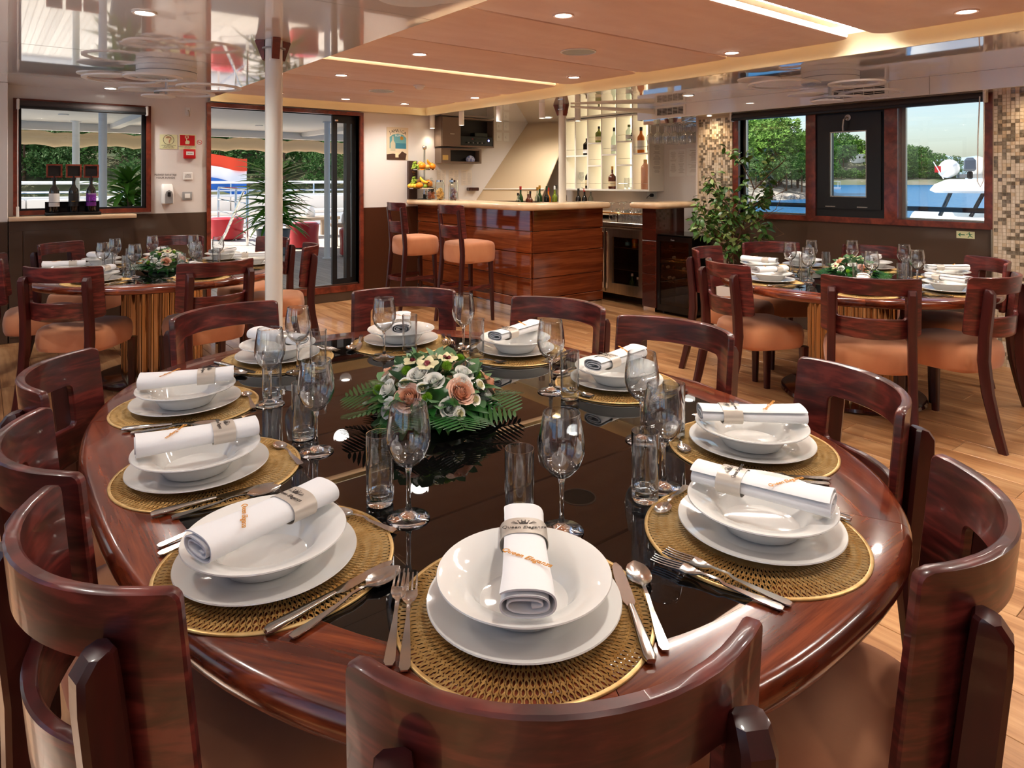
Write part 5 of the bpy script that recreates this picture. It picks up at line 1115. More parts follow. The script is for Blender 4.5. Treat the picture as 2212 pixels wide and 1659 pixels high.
# poster, menu, cabinets, plates
s = thing('rum_poster', 'vintage tin poster reading JAMAICA RUM with bottle, sun and sea', 'poster', (3.88, YB, 1.776))
obj('tin_sheet', B().box(-0.143, 0.143, -0.005, -0.0003, -0.191, 0.191), P('poster_cream', lin(214, 194, 164), 0.5), s)
obj('sky_field', B().poly([(-0.105, -0.06), (0.115, -0.06), (0.115, 0.07), (0.07, 0.105), (0.005, 0.118), (-0.06, 0.105), (-0.105, 0.075)], 0.0005, Matrix.Translation((0, -0.0051, 0)) @ Matrix.Rotation(rad(90), 4, 'X')), P('poster_teal', lin(96, 150, 152), 0.5), s)
obj('sea_field', B().box(-0.03, 0.115, -0.0062, -0.0057, -0.06, 0.005), P('poster_sea', lin(56, 118, 136), 0.5), s); obj('sun_print', B().lathe([(0.022, 0), (0.022, 0.0006)], 16, Matrix.Translation((0.055, -0.0057, 0.065)) @ Matrix.Rotation(rad(90), 4, 'X')), lab_gold, s)
obj('bottle_print', B().poly([(-0.095, -0.09), (-0.03, -0.09), (-0.03, 0.0), (-0.052, 0.035), (-0.054, 0.085), (-0.071, 0.085), (-0.073, 0.035), (-0.095, 0.0)], 0.0006, Matrix.Translation((0, -0.0064, 0)) @ Matrix.Rotation(rad(90), 4, 'X')), P('poster_bottle', lin(188, 178, 150), 0.5), s)
obj('shore_print', B().poly([(-0.143, -0.191), (0.105, -0.191), (0.12, -0.12), (0.06, -0.09), (0.02, -0.13), (-0.06, -0.12), (-0.143, -0.13)], 0.0005, Matrix.Translation((0, -0.0051, 0)) @ Matrix.Rotation(rad(90), 4, 'X')), P('poster_brown', lin(70, 46, 34), 0.5), s); obj('glass_print', B().box(-0.03, 0.012, -0.0066, -0.006, -0.165, -0.105), lab_cream, s)
for k, ch in enumerate('JAMAICA'):
    a = (k - 3) * 0.16; text('lettering', ch, 0.052, ink, s, (0.215 * math.sin(a), -0.0056, 0.150 - 0.215 * (1 - math.cos(a))), (rad(90), a, 0))
text('lettering', 'RUM', 0.036, paperm, s, (0.005, -0.0062, 0.093), FR)
t = thing('menu_holder', 'tall dark brown menu box standing at the aft end of the bar', 'menu'); obj('case', B().box(4.0, 4.115, 7.035, 7.085, 1.1175, 1.575, 0.004), P('menu_brown', lin(66, 44, 38), 0.4), t); text('lettering', 'Wine', 0.02, orange_t, t, (4.065, 7.0342, 1.44), FR); text('lettering', 'list', 0.02, orange_t, t, (4.065, 7.0342, 1.415), FR)
t = thing('wall_cabinet', 'brown wall cabinet with an open black niche holding the amplifier', 'cabinet')
b = wall([4.385, 4.66, 5.165, 5.18], [1.755, 1.775, 2.10, 2.118], {(4.66, 5.165, 1.775, 2.10)}, MY(6.93), 0.165); obj('carcass', b, taupe, t); obj('niche_back', B().box(4.661, 5.164, 7.06, 7.094, 1.776, 2.099), darkin, t); obj('door', B().box(4.39, 4.655, 6.912, 6.929, 1.758, 2.112, 0.003), taupe, t); obj('pull', B().box(4.50, 4.56, 6.906, 6.9115, 1.905, 1.912), inox, t)
t = thing('amplifier', 'black sound amplifier with blue lamp inside the wall cabinet', 'amplifier', (4.912, 6.97, 1.7755)); obj('chassis', B().box(-0.248, 0.248, -0.035, 0.085, 0.0005, 0.115, 0.003), black, t); obj('power_lamp', B().lathe([(0, 0), (0.012, 0.001), (0.010, 0.004), (0, 0.005)], 14, Matrix.Translation((0.185, -0.0352, 0.07)) @ Matrix.Rotation(rad(90), 4, 'X'), caps=(False, False)), bluel, t)
for k in range(9): obj('knob', B().lathe([(0, 0), (0.0085, 0), (0.0085, 0.008), (0, 0.009)], 12, Matrix.Translation((-0.16 + 0.034 * k, -0.0352, 0.035)) @ Matrix.Rotation(rad(90), 4, 'X'), caps=(False, False)), grey if k % 2 else gloss_black, t)
obj('display', B().box(-0.03, 0.15, -0.0372, -0.0352, 0.065, 0.09), gloss_black, t); obj('receiver', B().box(-0.02, 0.18, -0.02, 0.08, 0.1155, 0.165, 0.003), gloss_black, t); obj('red_digit', B().box(-0.075, -0.055, -0.0372, -0.0352, 0.08, 0.086), redm, t)
t = thing('small_wall_cabinet', 'small brown wall cabinet with open niche below the amplifier cabinet', 'cabinet')
obj('carcass', wall([4.395, 4.53, 4.965, 4.995], [1.552, 1.575, 1.715, 1.735], {(4.53, 4.965, 1.575, 1.715)}, MY(6.95), 0.145), taupe, t); obj('niche_back', B().box(4.531, 4.964, 7.05, 7.094, 1.576, 1.714), darkin, t); obj('notice', B().box(4.415, 4.495, 6.948, 6.9495, 1.59, 1.65), goldink, t)
tag(obj('crumpled_bags', B().lathe([(0, 0), (0.05, 0.0), (0.06, 0.03), (0.045, 0.06), (0.02, 0.075), (0, 0.08)], 11, Matrix.Translation((4.85, 6.99, 1.5755))), P('bag_blue', lin(60, 90, 170), 0.5, var=(30, lin(210, 210, 220), (1, 1, 1)))), 'crumpled blue and white bag in the small wall cabinet', 'bag')
for k, (x0, z0) in enumerate(((5.335, 2.0), (5.455, 2.0), (5.335, 1.855), (5.455, 1.855))):
    s = thing('dimmer_plate', ('white dimmer plate, upper one nearer the cabinet', 'white dimmer plate, upper one nearer the stair', 'white dimmer plate, lower one nearer the cabinet', 'white dimmer plate, lower one nearer the stair')[k], 'switch', (x0 + 0.05, YB, z0 + 0.06), 0, 'dimmer plates'); obj('plate', B().box(-0.048, 0.048, -0.009, -0.0003, -0.058, 0.058, 0.004), white, s); obj('dial', B().lathe([(0, 0), (0.018, 0), (0.017, 0.006), (0, 0.007)], 20, Matrix.Translation((0, -0.0092, 0)) @ Matrix.Rotation(rad(90), 4, 'X'), caps=(False, False)), whitem, s)
greyink = P('print_grey', lin(184, 176, 170), 0.7)
def paper(label, M, w, h, seed, lines=13, cols_=1, m=paperm, title=True):
    s = tag(obj('paper_sheet', B().box(-w / 2, w / 2, -0.0008, 0, -h / 2, h / 2), m), label, 'notice'); s.matrix_world = M; rr = random.Random(seed); b = B()
    for c_ in range(cols_):
        cw = w / cols_
        for k in range(lines):
            z = h * 0.40 - h * 0.80 * k / lines; l = cw * rr.uniform(0.35, 0.78)
            if rr.random() < 0.15: continue
            x0 = -w / 2 + cw * (c_ + 0.5) - l / 2; b.box(x0, x0 + l, -0.0013, -0.0009, z - h * 0.007, z + h * 0.007)
    obj('printed_lines', b, greyink, s, kind='stuff'); return s
for k, (x0, x1) in enumerate(((4.43, 4.555), (4.60, 4.745), (4.79, 4.95))): paper(('price list sheet nearest the jars on the aft wall', 'middle price list sheet on the aft wall', 'price list sheet nearest the stair on the aft wall')[k], Matrix.Translation(((x0 + x1) / 2, YB - 0.0003, 1.375)), x1 - x0, 0.20, k, 14, 2, P('laminate', lin(228, 216, 202), 0.3) if k == 0 else MATS['laminate'])
MXw = lambda y, z: Matrix.Translation((XB - 0.0003, y, z)) @ Matrix.Rotation(rad(-90), 4, 'Z')
paper('white form sheet on the bar wall beside the shelf side', MXw(4.87, 1.54), 0.225, 0.31, 11, 22, 2); paper('laminated notice sheet on the bar wall nearest the mosaic', MXw(4.635, 1.55), 0.215, 0.31, 12, 22, 1)
paper('printed notice stuck on the side of the lit bottle shelf', Matrix.Translation((6.12, SYa - 0.0003, 1.58)), 0.17, 0.40, 13, 24, 1, MATS['shelf_white'])
tag(obj('handrail_end', B().box(4.865, 5.02, 7.03, YB - 0.0003, 1.208, 1.25, 0.008), darkw), 'dark wooden handrail end on the aft wall under the price lists', 'handrail')
s = thing('power_socket', 'white double socket with a black plug above the side counter', 'socket', (XB, 5.235, 1.165)); obj('plate', B().box(-0.010, -0.0003, -0.07, 0.07, -0.045, 0.045, 0.004), white, s); obj('plug', B().lathe([(0, 0), (0.022, 0), (0.020, 0.03), (0.008, 0.04), (0, 0.04)], 16, Matrix.Translation((-0.0102, -0.01, 0)) @ Matrix.Rotation(rad(-90), 4, 'Y'), caps=(False, False)), black, s); obj('cable', B().tube([(-0.05, -0.01, 0), (-0.06, 0.01, -0.01), (-0.05, 0.04, -0.03), (-0.03, 0.055, -0.04)], 0.004, 6), black, s)
# exit sign on the brown wainscot
s = thing('exit_sign', 'pale exit sign with green running man and arrow under the window', 'sign', (XR - 0.0125, 1.872, 0.933)); MS = MX(0)
obj('plate', B().box(-0.003, 0.0, -0.060, 0.060, -0.027, 0.027, 0.0), paleg, s); RY = Matrix(((0, 0, -1, -0.0032), (-1, 0, 0, 0), (0, 1, 0, 0), (0, 0, 0, 1)))
obj('arrow', B().poly([(-0.050, 0.0), (-0.034, 0.014), (-0.030, 0.010), (-0.037, 0.0035), (-0.004, 0.0035), (-0.004, -0.0035), (-0.037, -0.0035), (-0.030, -0.010), (-0.034, -0.014)], 0.0005, RY), greenm, s)
b = B(); b.lathe([(0.0042, 0), (0.0042, 0.0005)], 12, RY @ Matrix.Translation((0.025, 0.017, 0)))
for pts in ([(0.020, 0.012), (0.029, 0.012), (0.034, -0.001), (0.027, -0.004)], [(0.020, 0.012), (0.021, 0.008), (0.012, 0.005), (0.009, -0.001), (0.006, 0.001), (0.009, 0.009)], [(0.029, 0.012), (0.038, 0.006), (0.044, 0.009), (0.046, 0.006), (0.038, 0.001), (0.031, 0.006)], [(0.027, -0.004), (0.033, -0.001), (0.040, -0.010), (0.048, -0.012), (0.048, -0.016), (0.037, -0.014)], [(0.027, -0.004), (0.031, -0.006), (0.024, -0.013), (0.018, -0.021), (0.014, -0.019), (0.021, -0.009)]): b.poly(pts, 0.0005, RY)
obj('running_man', b, greenm, s, smooth=0)

# ================================================================== FRUIT STAND AND JARS ON THE BAR
FX_, FY_ = 4.13, 6.90; lat = Vector((0.785, -0.62, 0)); tow = Vector((-0.62, -0.785, 0))
t = thing('fruit_stand', 'two-tier chrome fruit stand at the aft end of the bar', 'fruit stand', (FX_, FY_, 1.1175))
obj('post', B().cyl(0, 0, 0.06, 0.585, 0.012, 14), chrome, t); obj('ball_finial', B().lathe([(0.028 * sin(pi * k / 10), 0.612 - 0.028 * cos(pi * k / 10)) for k in range(11)], 18, caps=(False, False)), chrome, t); obj('foot', B().lathe([(0, 0.0), (0.085, 0.0), (0.085, 0.006), (0.016, 0.012), (0.016, 0.06), (0, 0.06)], 28, caps=(False, False)), black, t)
for z, r in ((0.125, 0.185), (0.345, 0.150)): obj('tray', B().lathe([(0.0125, z), (r - 0.01, z), (r, z + 0.010), (r - 0.002, z + 0.011), (r - 0.012, z + 0.003), (0.0125, z + 0.003)], 40, wrap=True), chrome, t)
orange_m = P('orange_peel', lin(240, 140, 24), 0.45, bump=(90, 0.15, 0.003)); lemon_m = P('lemon_peel', lin(244, 190, 60), 0.45); banana_m = P('banana_peel', lin(244, 200, 60), 0.45); apple_m = P('apple_skin', lin(222, 130, 76), 0.35, var=(14, lin(236, 190, 90), (1, 1, 1))); kiwi_m = P('kiwi_skin', lin(120, 84, 44), 0.8); grape_m = P('grape_skin', lin(150, 176, 58), 0.3); lime_m = P('lime_peel', lin(130, 150, 40), 0.4); stalk = P('stalk', lin(90, 70, 40), 0.8)
def ell(rx_, rz_, n=18, tip=0.0): return [(rx_ * sin(pi * k / 14) * (1 - 0.0), -rz_ * cos(pi * k / 14)) for k in range(15)]
def fruit(name, label, la, to, z, r, m, sq=1.0, rot=(0, 0, 0)):
    p = Vector((FX_, FY_, 1.1175 + z)) + lat * la + tow * to
    t = tag(link(name, None, None, p, rot), label, 'fruit', 'fruit on the bar stand'); obj('flesh', B().lathe([(0.0005 if k in (0, 14) else a, b_) for k, (a, b_) in enumerate(ell(r, r * sq))], 20), m, t); obj('stalk_end', B().cyl(0, 0, r * sq - 0.001, r * sq + 0.004, 0.003, 6), stalk, t); return t
T1, T2 = 0.1285, 0.3485
fruit('orange', 'orange at the front middle of the upper fruit tray', -0.012, 0.10, T2 + 0.042, 0.041, orange_m); fruit('orange', 'orange at the right end of the upper fruit tray', 0.100, 0.045, T2 + 0.039, 0.038, orange_m, rot=(0.4, 0.3, 0))
fruit('apple', 'reddish apple behind the front orange on the upper tray', -0.045, 0.015, T2 + 0.068, 0.036, apple_m, 0.9); fruit('apple', 'small apple between the two oranges of the upper tray', 0.045, 0.09, T2 + 0.032, 0.031, apple_m, 0.95)
fruit('orange', 'large orange at the back right of the lower fruit tray', 0.055, 0.06, T1 + 0.052, 0.050, orange_m); fruit('mango', 'oval orange mango at the front of the lower fruit tray', -0.04, 0.145, T1 + 0.037, 0.036, orange_m, 1.25, (0, rad(90), rad(-38)))
for k, (la, to) in enumerate(((-0.165, 0.02), (-0.128, 0.085), (-0.085, 0.125))): fruit('lemon', ('lemon at the left rim of the lower tray', 'lemon next to the leftmost one of the lower tray', 'lemon beside the mango of the lower tray')[k], la, to, T1 + 0.029, 0.028, lemon_m, 1.15, (0, rad(80), k))
fruit('lime', 'green lime at the right front of the lower fruit tray', 0.030, 0.150, T1 + 0.025, 0.024, lime_m, 1.1); fruit('kiwi', 'brown kiwi on top of the lower fruit tray', -0.055, 0.075, T1 + 0.085, 0.028, kiwi_m, 1.2, (0.9, 0.2, 0))
def banana(label, la, to, z, rot, tier):
    pts = []; 
    for k in range(9):
        a = rad(-48 + 96 * k / 8); pts.append((0.075 * math.sin(a), 0, 0.075 * (1 - math.cos(a))))
    p = Vector((FX_, FY_, 1.1175 + z)) + lat * la + tow * to; t = tag(link('banana', None, None, p, rot), label, 'fruit', 'fruit on the bar stand')
    obj('peel', B().tube(pts, [0.006, 0.012, 0.0155, 0.017, 0.0175, 0.017, 0.015, 0.011, 0.006], 10), banana_m, t); obj('tip', B().tube([pts[-1], (pts[-1][0] + 0.014, 0, pts[-1][2] + 0.012)], [0.005, 0.004], 8), stalk, t)
banana('banana lying over the lower fruit tray', 0.0, 0.125, T1 + 0.085, (0, rad(35), rad(-25)), 0); banana('short banana on the right of the upper fruit tray', 0.06, 0.03, T2 + 0.075, (0, rad(20), rad(30)), 1)
gm = mesh_of('grape', B().lathe([(0.0003 if k in (0, 8) else 0.0105 * sin(pi * k / 8), -0.0125 * cos(pi * k / 8)) for k in range(9)], 10), grape_m, 60)
for lab, la, to, z in (('bunch of green grapes on the left of the upper fruit tray', -0.105, 0.03, T2), ('bunch of green grapes on the left of the lower fruit tray', -0.115, 0.02, T1 + 0.045)):
    p = Vector((FX_, FY_, 1.1175 + z)) + lat * la + tow * to; t = thing('grape_bunch', lab, 'fruit', p, 0, 'grapes on the bar stand'); rr = random.Random(9)
    obj('vine_stalk', B().tube([(0, 0, 0.01), (0.01, 0, 0.06), (0.03, 0, 0.085)], 0.0025, 6), stalk, t)
    for k in range(44):
        a = rr.uniform(0, 6.28); q = rr.random(); h = 0.013 + 0.075 * q; r_ = 0.056 * sqrt(max(0.05, 1 - q ** 1.6)) * sqrt(rr.uniform(0.25, 1)); link('grape', gm, t, (r_ * cos(a), r_ * sin(a), h))
# jars
biscuit = P('biscuit_brown', lin(206, 120, 74), 0.8); dark_b = P('chocolate_biscuit', lin(60, 38, 30), 0.7); pastel = P('pastry_yellow', lin(240, 190, 110), 0.7); wrap = P('wrapper_mix', lin(120, 120, 150), 0.35, var=(30, lin(150, 90, 70), (1, 1, 1)))
ringm = lambda m_: mesh_of('biscuit', B().lathe([(0.008 + 0.0, 0), (0.020, 0), (0.021, 0.004), (0.018, 0.008), (0.009, 0.007)], 12, wrap=True), m_, 60)
RB = [ringm(biscuit), ringm(dark_b)]; slab = mesh_of('pastry', B().box(-0.026, 0.026, -0.02, 0.02, -0.005, 0.005, 0.004), pastel, 40); sweet = mesh_of('wrapped_sweet', B().box(-0.016, 0.016, -0.010, 0.010, -0.006, 0.006, 0.004), wrap, 40)
for k, (x, y, r, h, lab) in enumerate(((4.15, 6.78, 0.058, 0.20, 'lidded glass jar of ring biscuits nearest the fruit stand'), (4.13, 6.56, 0.054, 0.205, 'glass jar of pale pastries, middle one on the bar'), (4.13, 6.28, 0.054, 0.205, 'glass jar of wrapped sweets, last one along the bar'))):
    t = thing('biscuit_jar', lab, 'jar', (x, y, 1.1175), 0, 'jars on the bar')
    obj('glass', B().lathe([(0, 0.0), (r, 0.0), (r * 1.03, 0.012), (r * 1.03, h * 0.82), (r * 0.92, h * 0.94), (r * 0.92, h), (r * 0.89, h), (r * 0.89, h * 0.94), (r * 0.98, h * 0.82), (r * 0.98, 0.014), (r * .95, 0.006), (0, 0.006)], 32, caps=(False, False)), jarg, t)
    obj('lid', B().lathe([(0, h + 0.0005), (r * 0.95, h + 0.0005), (r * 0.95, h + 0.022), (0, h + 0.022)] if k else [(0, h + 0.0005), (r * 0.95, h + 0.0005), (r * 0.9, h + 0.012), (r * 0.3, h + 0.022), (0.008, h + 0.026), (0.018, h + 0.045), (0, h + 0.055)], 28, caps=(False, False)), chrome if k else jarg, t)
    rr = random.Random(k); fill = t
    for i in range(46):
        z = 0.012 + (0.12 if k != 1 else 0.10) * (i / 46) + 0.004; a = rr.uniform(0, 6.28); q = rr.uniform(0.1, 0.55) * r
        me = (RB[1] if i > 26 else RB[0]) if k == 0 else (slab if k == 1 else sweet); link(me.name.split('.')[0], me, t, (q * cos(a), q * sin(a), z), (rr.uniform(-1.2, 1.2), rr.uniform(-1.2, 1.2), a))
t = thing('pump_bottle', 'small steel pump bottle with black top between the jars', 'bottle', (4.27, 6.52, 1.1175)); obj('body', B().lathe([(0, 0), (0.022, 0), (0.023, 0.17), (0.014, 0.185), (0, 0.185)], 18, caps=(False, False)), inox, t); obj('cap', B().lathe([(0, 0.1855), (0.016, 0.1855), (0.017, 0.22), (0.008, 0.245), (0, 0.247)], 16, caps=(False, False)), black, t)
t = thing('parsley_pot', 'small green herb plant between the fruit stand and the jars', 'plant', (4.20, 6.93, 1.1175)); obj('pot', B().lathe([(0, 0), (0.03, 0), (0.036, 0.05), (0, 0.05)], 16, caps=(False, False)), black, t); b = B(); rr = random.Random(3)
for k in range(60):
    p = Vector((rr.gauss(0, .022), rr.gauss(0, .022), 0.055 + abs(rr.gauss(0.02, .02)))); d = Vector((rr.uniform(-1, 1), rr.uniform(-1, 1), rr.uniform(0, 1))).normalized() * 0.016; e = d.orthogonal().normalized() * 0.008; b.add([p, p + d * .5 + e, p + d, p + d * .5 - e], [(0, 1, 2, 3)])
obj('foliage', b, rusc, t, smooth=0, kind='stuff')

# ================================================================== FICUS BY THE WINDOW
FP = Vector((5.47, 3.66, 0.0))
t = thing('ficus_plant', 'leafy artificial ficus tree beside the left pane of the triple window', 'plant', FP); rr = random.Random(31)
obj('pot', B().rings([[(px, py, z) for px, py in rrect(w, w, 0.015, 2)] for z, w in ((0.0, 0.25), (0.005, 0.255), (0.375, 0.285), (0.375, 0.262), (0.34, 0.258))]), white, t); obj('soil', B().box(-0.125, 0.125, -0.125, 0.125, 0.335, 0.3405), bark, t)
b = B(); tips = []
def branch(p, d, L, r, lev):
    pts = [p]; q = p.copy(); n = 5
    for i in range(n):
        d = (d + Vector((rr.uniform(-.22, .22), rr.uniform(-.22, .22), rr.uniform(-.05, .12)))).normalized(); q = q + d * (L / n); q.x = min(q.x, 0.15); pts.append(q.copy())
        if lev > 0 and i >= 1:
            for _ in range(2 if lev == 2 else 1):
                a = rr.uniform(0, 6.28); o = Vector((cos(a), sin(a), rr.uniform(0.0, 0.7))).normalized(); branch(q.copy(), (d * 0.45 + o).normalized(), L * rr.uniform(0.34, 0.5), r * 0.5, lev - 1)
        if lev <= 1: tips.append((q.copy(), d.copy()))
    b.tube(pts, [max(0.0015, r * (1 - 0.13 * i)) for i in range(n + 1)], 6)
for ox, oy, h in ((0.0, 0.0, 0.98), (0.03, -0.02, 0.80), (-0.03, 0.02, 0.66)):
    branch(Vector((ox, oy, 0.34)), Vector((ox, oy, 1)).normalized(), h, 0.012, 2)
obj('stems', b, bark, t)
LF = [leaf_mesh('leaf', 0.075, 0.019, leafm, 0.45, 1.2), leaf_mesh('leaf', 0.070, 0.018, leafv, 0.4, 1.2)]
rr.shuffle(tips); nl = 0; stuffL = [B(), B()]
for k in range(760):
    p, d = tips[k % len(tips)]; a = rr.uniform(0, 6.28); dr = (d * 0.3 + Vector((cos(a), sin(a), rr.uniform(-1.0, 0.2)))).normalized(); w = 0 if rr.random() < 0.72 else 1
    p = p + Vector((rr.uniform(-.035, .035), rr.uniform(-.035, .035), rr.uniform(-.03, .03)))
    rd = hypot(p.x, p.y)
    if rd > 0.34: p.x *= 0.34 / rd; p.y *= 0.34 / rd
    p.x = min(p.x, 0.13)
    if nl < 290 and k % 2 == 0:
        o = link('leaf', LF[w], t, p); aimy(o, dr, rr.uniform(-.8, .8)); o.scale = (rr.uniform(.75, 1.15),) * 3; nl += 1
    else:
        M = Matrix.Translation(p) @ dr.to_track_quat('Y', 'Z').to_matrix().to_4x4() @ Matrix.Rotation(rr.uniform(-.8, .8), 4, 'Y') @ Matrix.Scale(rr.uniform(.75, 1.1), 4)
        me = LF[w]; stuffL[w].add([v.co[:] for v in me.vertices], [list(f.vertices) for f in me.polygons], M)
for w in (0, 1): obj('small_leaves', stuffL[w], (leafm, leafv)[w], t, smooth=80, kind='stuff')

# ================================================================== AFT DECK
dk = struct('floor_deck', B().box(-3, 9, YB + 0.12, 20.45, -0.05, -0.006), caulk)
tkm = mesh_of('plank', B().box(-0.0495, 0.0495, -6.55, 6.55, -0.006, 0.0), teak, 0)
for k in range(122): link('plank', tkm, dk, (-1.2 + 0.105 * k * (12.9 / 12.81), 13.85, 0)) if -1.3 + 0.105 * k < 9 else None
dh = struct('ceiling_deck', B().box(-3, 9, YB + 0.12, 14.1, 2.34, 2.42), whitem)
for xx in (-1.5, 1.9, 5.4): struct('beam', B().box(xx - 0.07, xx + 0.07, YB + 0.12, 13.9, 2.26, 2.3395), whitem, dh)
struct('fascia', B().box(-3, 9, 13.95, 14.1, 2.20, 2.3395), whitem, dh)
for xx, yy in ((2.6, 9.5), (4.0, 12.5), (1.0, 12.2)): struct('ceiling_lamp', B().cyl(xx, yy, 2.325, 2.3395, 0.07, 20), white, dh)
bw = struct('wall_bulwark', B().box(-9, 13, 20.46, 20.56, -0.05, 0.92, 0.02), boatw)
t = thing('bench', 'long white cushioned bench along the stern bulwark', 'bench', (2.0, 20.0, 0)); obj('base', B().box(-7.5, 8.5, -0.30, 0.42, 0.0, 0.34, 0.02), boatw, t)
for k in range(10): obj('seat_cushion', B().box(-7.5 + 1.6 * k + 0.01, -7.5 + 1.6 * k + 1.59, -0.30, 0.30, 0.341, 0.46, 0.04, seg=2), cush, t); obj('back_cushion', B().box(-7.5 + 1.6 * k + 0.01, -7.5 + 1.6 * k + 1.59, 0.301, 0.43, 0.42, 0.86, 0.04, seg=2), cush, t)
t = thing('stern_railing', 'polished steel railing above the stern bulwark', 'railing', (0, 20.51, 0)); obj('top_rail', B().tube([(-9, 0, 1.27), (13, 0, 1.27)], 0.045, 10), boatw, t); obj('mid_rail', B().tube([(-9, 0, 1.03), (13, 0, 1.03)], 0.028, 8), chrome, t)
for k in range(17): obj('post', B().cyl(-8 + 1.25 * k, 0, 0.92, 1.27, 0.024, 10), chrome, t)
b = B(); n = 90; R = []
for i in range(n + 1):
    x_ = -3 + 12 * i / n; sag = 0.04 * abs(sin(i * 0.35)); R.append([(x_, 13.85 + 0.08 * cos(q * pi / 5), 2.08 - sag + 0.125 * sin(q * pi / 5) - 0.025 * (i % 3 == 0)) for q in range(10)])
b.rings(R); tag(obj('rolled_awning', b, awn, smooth=60), 'long beige awning cloth rolled up under the aft deck ceiling', 'awning')
for k, (x, y, r, lab) in enumerate(((4.68, 11.04, 0.05, 'white deck post right of the potted yucca'), (1.335, 10.79, 0.052, 'white deck post seen through the aft window, right one'), (1.28, 13.5, 0.055, 'white deck post seen through the aft window, left one'), (7.5, 12.0, 0.05, 'white deck post beyond the dark sliding door leaf'))):
    tt = thing('deck_post', lab, 'post', (x, y, 0), 0, 'white posts of the aft deck'); obj('shaft', B().cyl(0, 0, 0.012, 2.32, r, 20), boatw, tt); obj('foot_plate', B().cyl(0, 0, 0.0, 0.0119, r * 1.6, 20), boatw, tt); obj('head_plate', B().cyl(0, 0, 2.3205, 2.3395, r * 1.5, 20), boatw, tt)
def pouf(label, x, y, r):
    tt = thing('pouf', label, 'pouf', (x, y, 0), 0, 'red poufs on the aft deck'); obj('cushion', B().lathe([(r * 0.9, 0.03), (r * 0.97, 0.05), (r * 0.94, 0.25), (r, 0.43), (r * 0.98, 0.47), (r * 0.85, 0.50), (0, 0.505)], 36, caps=(True, False)), redl, tt); obj('base', B().cyl(0, 0, 0, 0.0295, r * 0.82, 28), black, tt)
pouf('red leather pouf on the deck, right of the potted yucca', 5.03, 12.99, 0.29); pouf('red leather pouf on the deck behind the steel stair rail', 4.35, 15.81, 0.36); pouf('red pouf dimly seen through the dark sliding door leaf', 5.25, 11.1, 0.30)
def ytable(label, x, y, rz):
    tt = thing('deck_table', label, 'table', (x, y, 0), rz, 'rattan tables on the aft deck'); obj('top', B().box(-0.55, 0.55, -0.35, 0.35, 0.40, 0.47, 0.01), rattan, tt)
    for sx in (-1, 1):
        for sy in (-1, 1): obj('leg', B().box(sx * 0.47 - 0.035, sx * 0.47 + 0.035, sy * 0.28 - 0.035, sy * 0.28 + 0.035, 0, 0.3995), rattan, tt)
ytable('low rattan table farther out on the aft deck', 6.2, 15.5, 0.2); ytable('low rattan table nearer the sliding door', 6.15, 12.7, 0.1)
for lab, x, y in (('white egg-shaped table lamp on the farther rattan table', 6.15, 15.5), ('white egg-shaped table lamp on the nearer rattan table', 5.80, 12.7)): tag(obj('table_lamp', B().lathe([(0, 0), (0.10, 0.0), (0.115, 0.05), (0.10, 0.17), (0.05, 0.25), (0, 0.27)], 20, Matrix.Translation((x, y, 0.4705)), caps=(False, False)), boatw), lab, 'lamp', 'egg lamps on the deck tables')
tag(obj('deck_sofa', B().box(6.6, 9.2, 13.4, 14.2, 0.02, 0.42, 0.05, seg=2).box(6.6, 9.2, 14.05, 14.3, 0.4, 0.8, 0.05, seg=2), cush), 'white cushioned sofa behind the deck tables', 'sofa')
# steel stair rail
t = thing('stair_rail', 'polished steel rail around the stairwell on the deck', 'railing')
P0, P1 = Vector((4.32, 14.24, 0)), Vector((4.75, 18.0, 0))
for q in (0.0, 0.35, 1.0):
    p = P0.lerp(P1, q); obj('post', B().cyl(p.x, p.y, 0, 1.14, 0.028, 12), chrome, t)
for z in (1.15, 0.85, 0.55, 0.25): obj('rail', B().tube([tuple(P0 + Vector((0, 0, z))), tuple(P1 + Vector((0, 0, z)))], 0.022, 10), chrome, t)
obj('sloping_handrail', B().tube([tuple(P0 + Vector((-0.05, 0.1, 1.1))), (4.0, 14.6, 0.25), (3.9, 14.7, 0.02)], 0.028, 10), chrome, t)
# potted yuccas
yl = leaf_mesh('yucca_leaf', 0.60, 0.046, palmm, 0.6, 0.9, 7, 0.5)
def yucca(label, loc, H, seed):
    tt = thing('potted_yucca', label, 'plant', loc, 0, 'potted yuccas on the aft deck'); r = random.Random(seed)
    obj('pot', B().lathe([(0.20, 0), (0.24, 0.02), (0.29, 0.44), (0.30, 0.46), (0.27, 0.46), (0.26, 0.40), (0, 0.40)], 32), P('pot_grey', lin(120, 130, 136), 0.5) if 'pot_grey' not in MATS else MATS['pot_grey'], tt); obj('trunk', B().tube([(0, 0, 0.4), (0.02, 0, H * 0.5), (0, 0.02, H * 0.8)], [0.05, 0.04, 0.035], 10), bark, tt)
    for k in range(170):
        z = H * r.uniform(0.30, 0.80); a = r.uniform(0, 6.28); d = Vector((cos(a), sin(a), r.uniform(0.1, 2.6) * (z / H))).normalized(); o = link('yucca_leaf', yl, tt, (0, 0, z)); aimy(o, d, r.uniform(-.3, .3)); o.scale = (r.uniform(.7, 1.15),) * 3
yucca('potted yucca with long green blades just outside the deck door', (4.13, 12.12, 0), 1.75, 4); yucca('potted yucca seen through the aft window', (1.90, 12.4, 0), 1.62, 5)
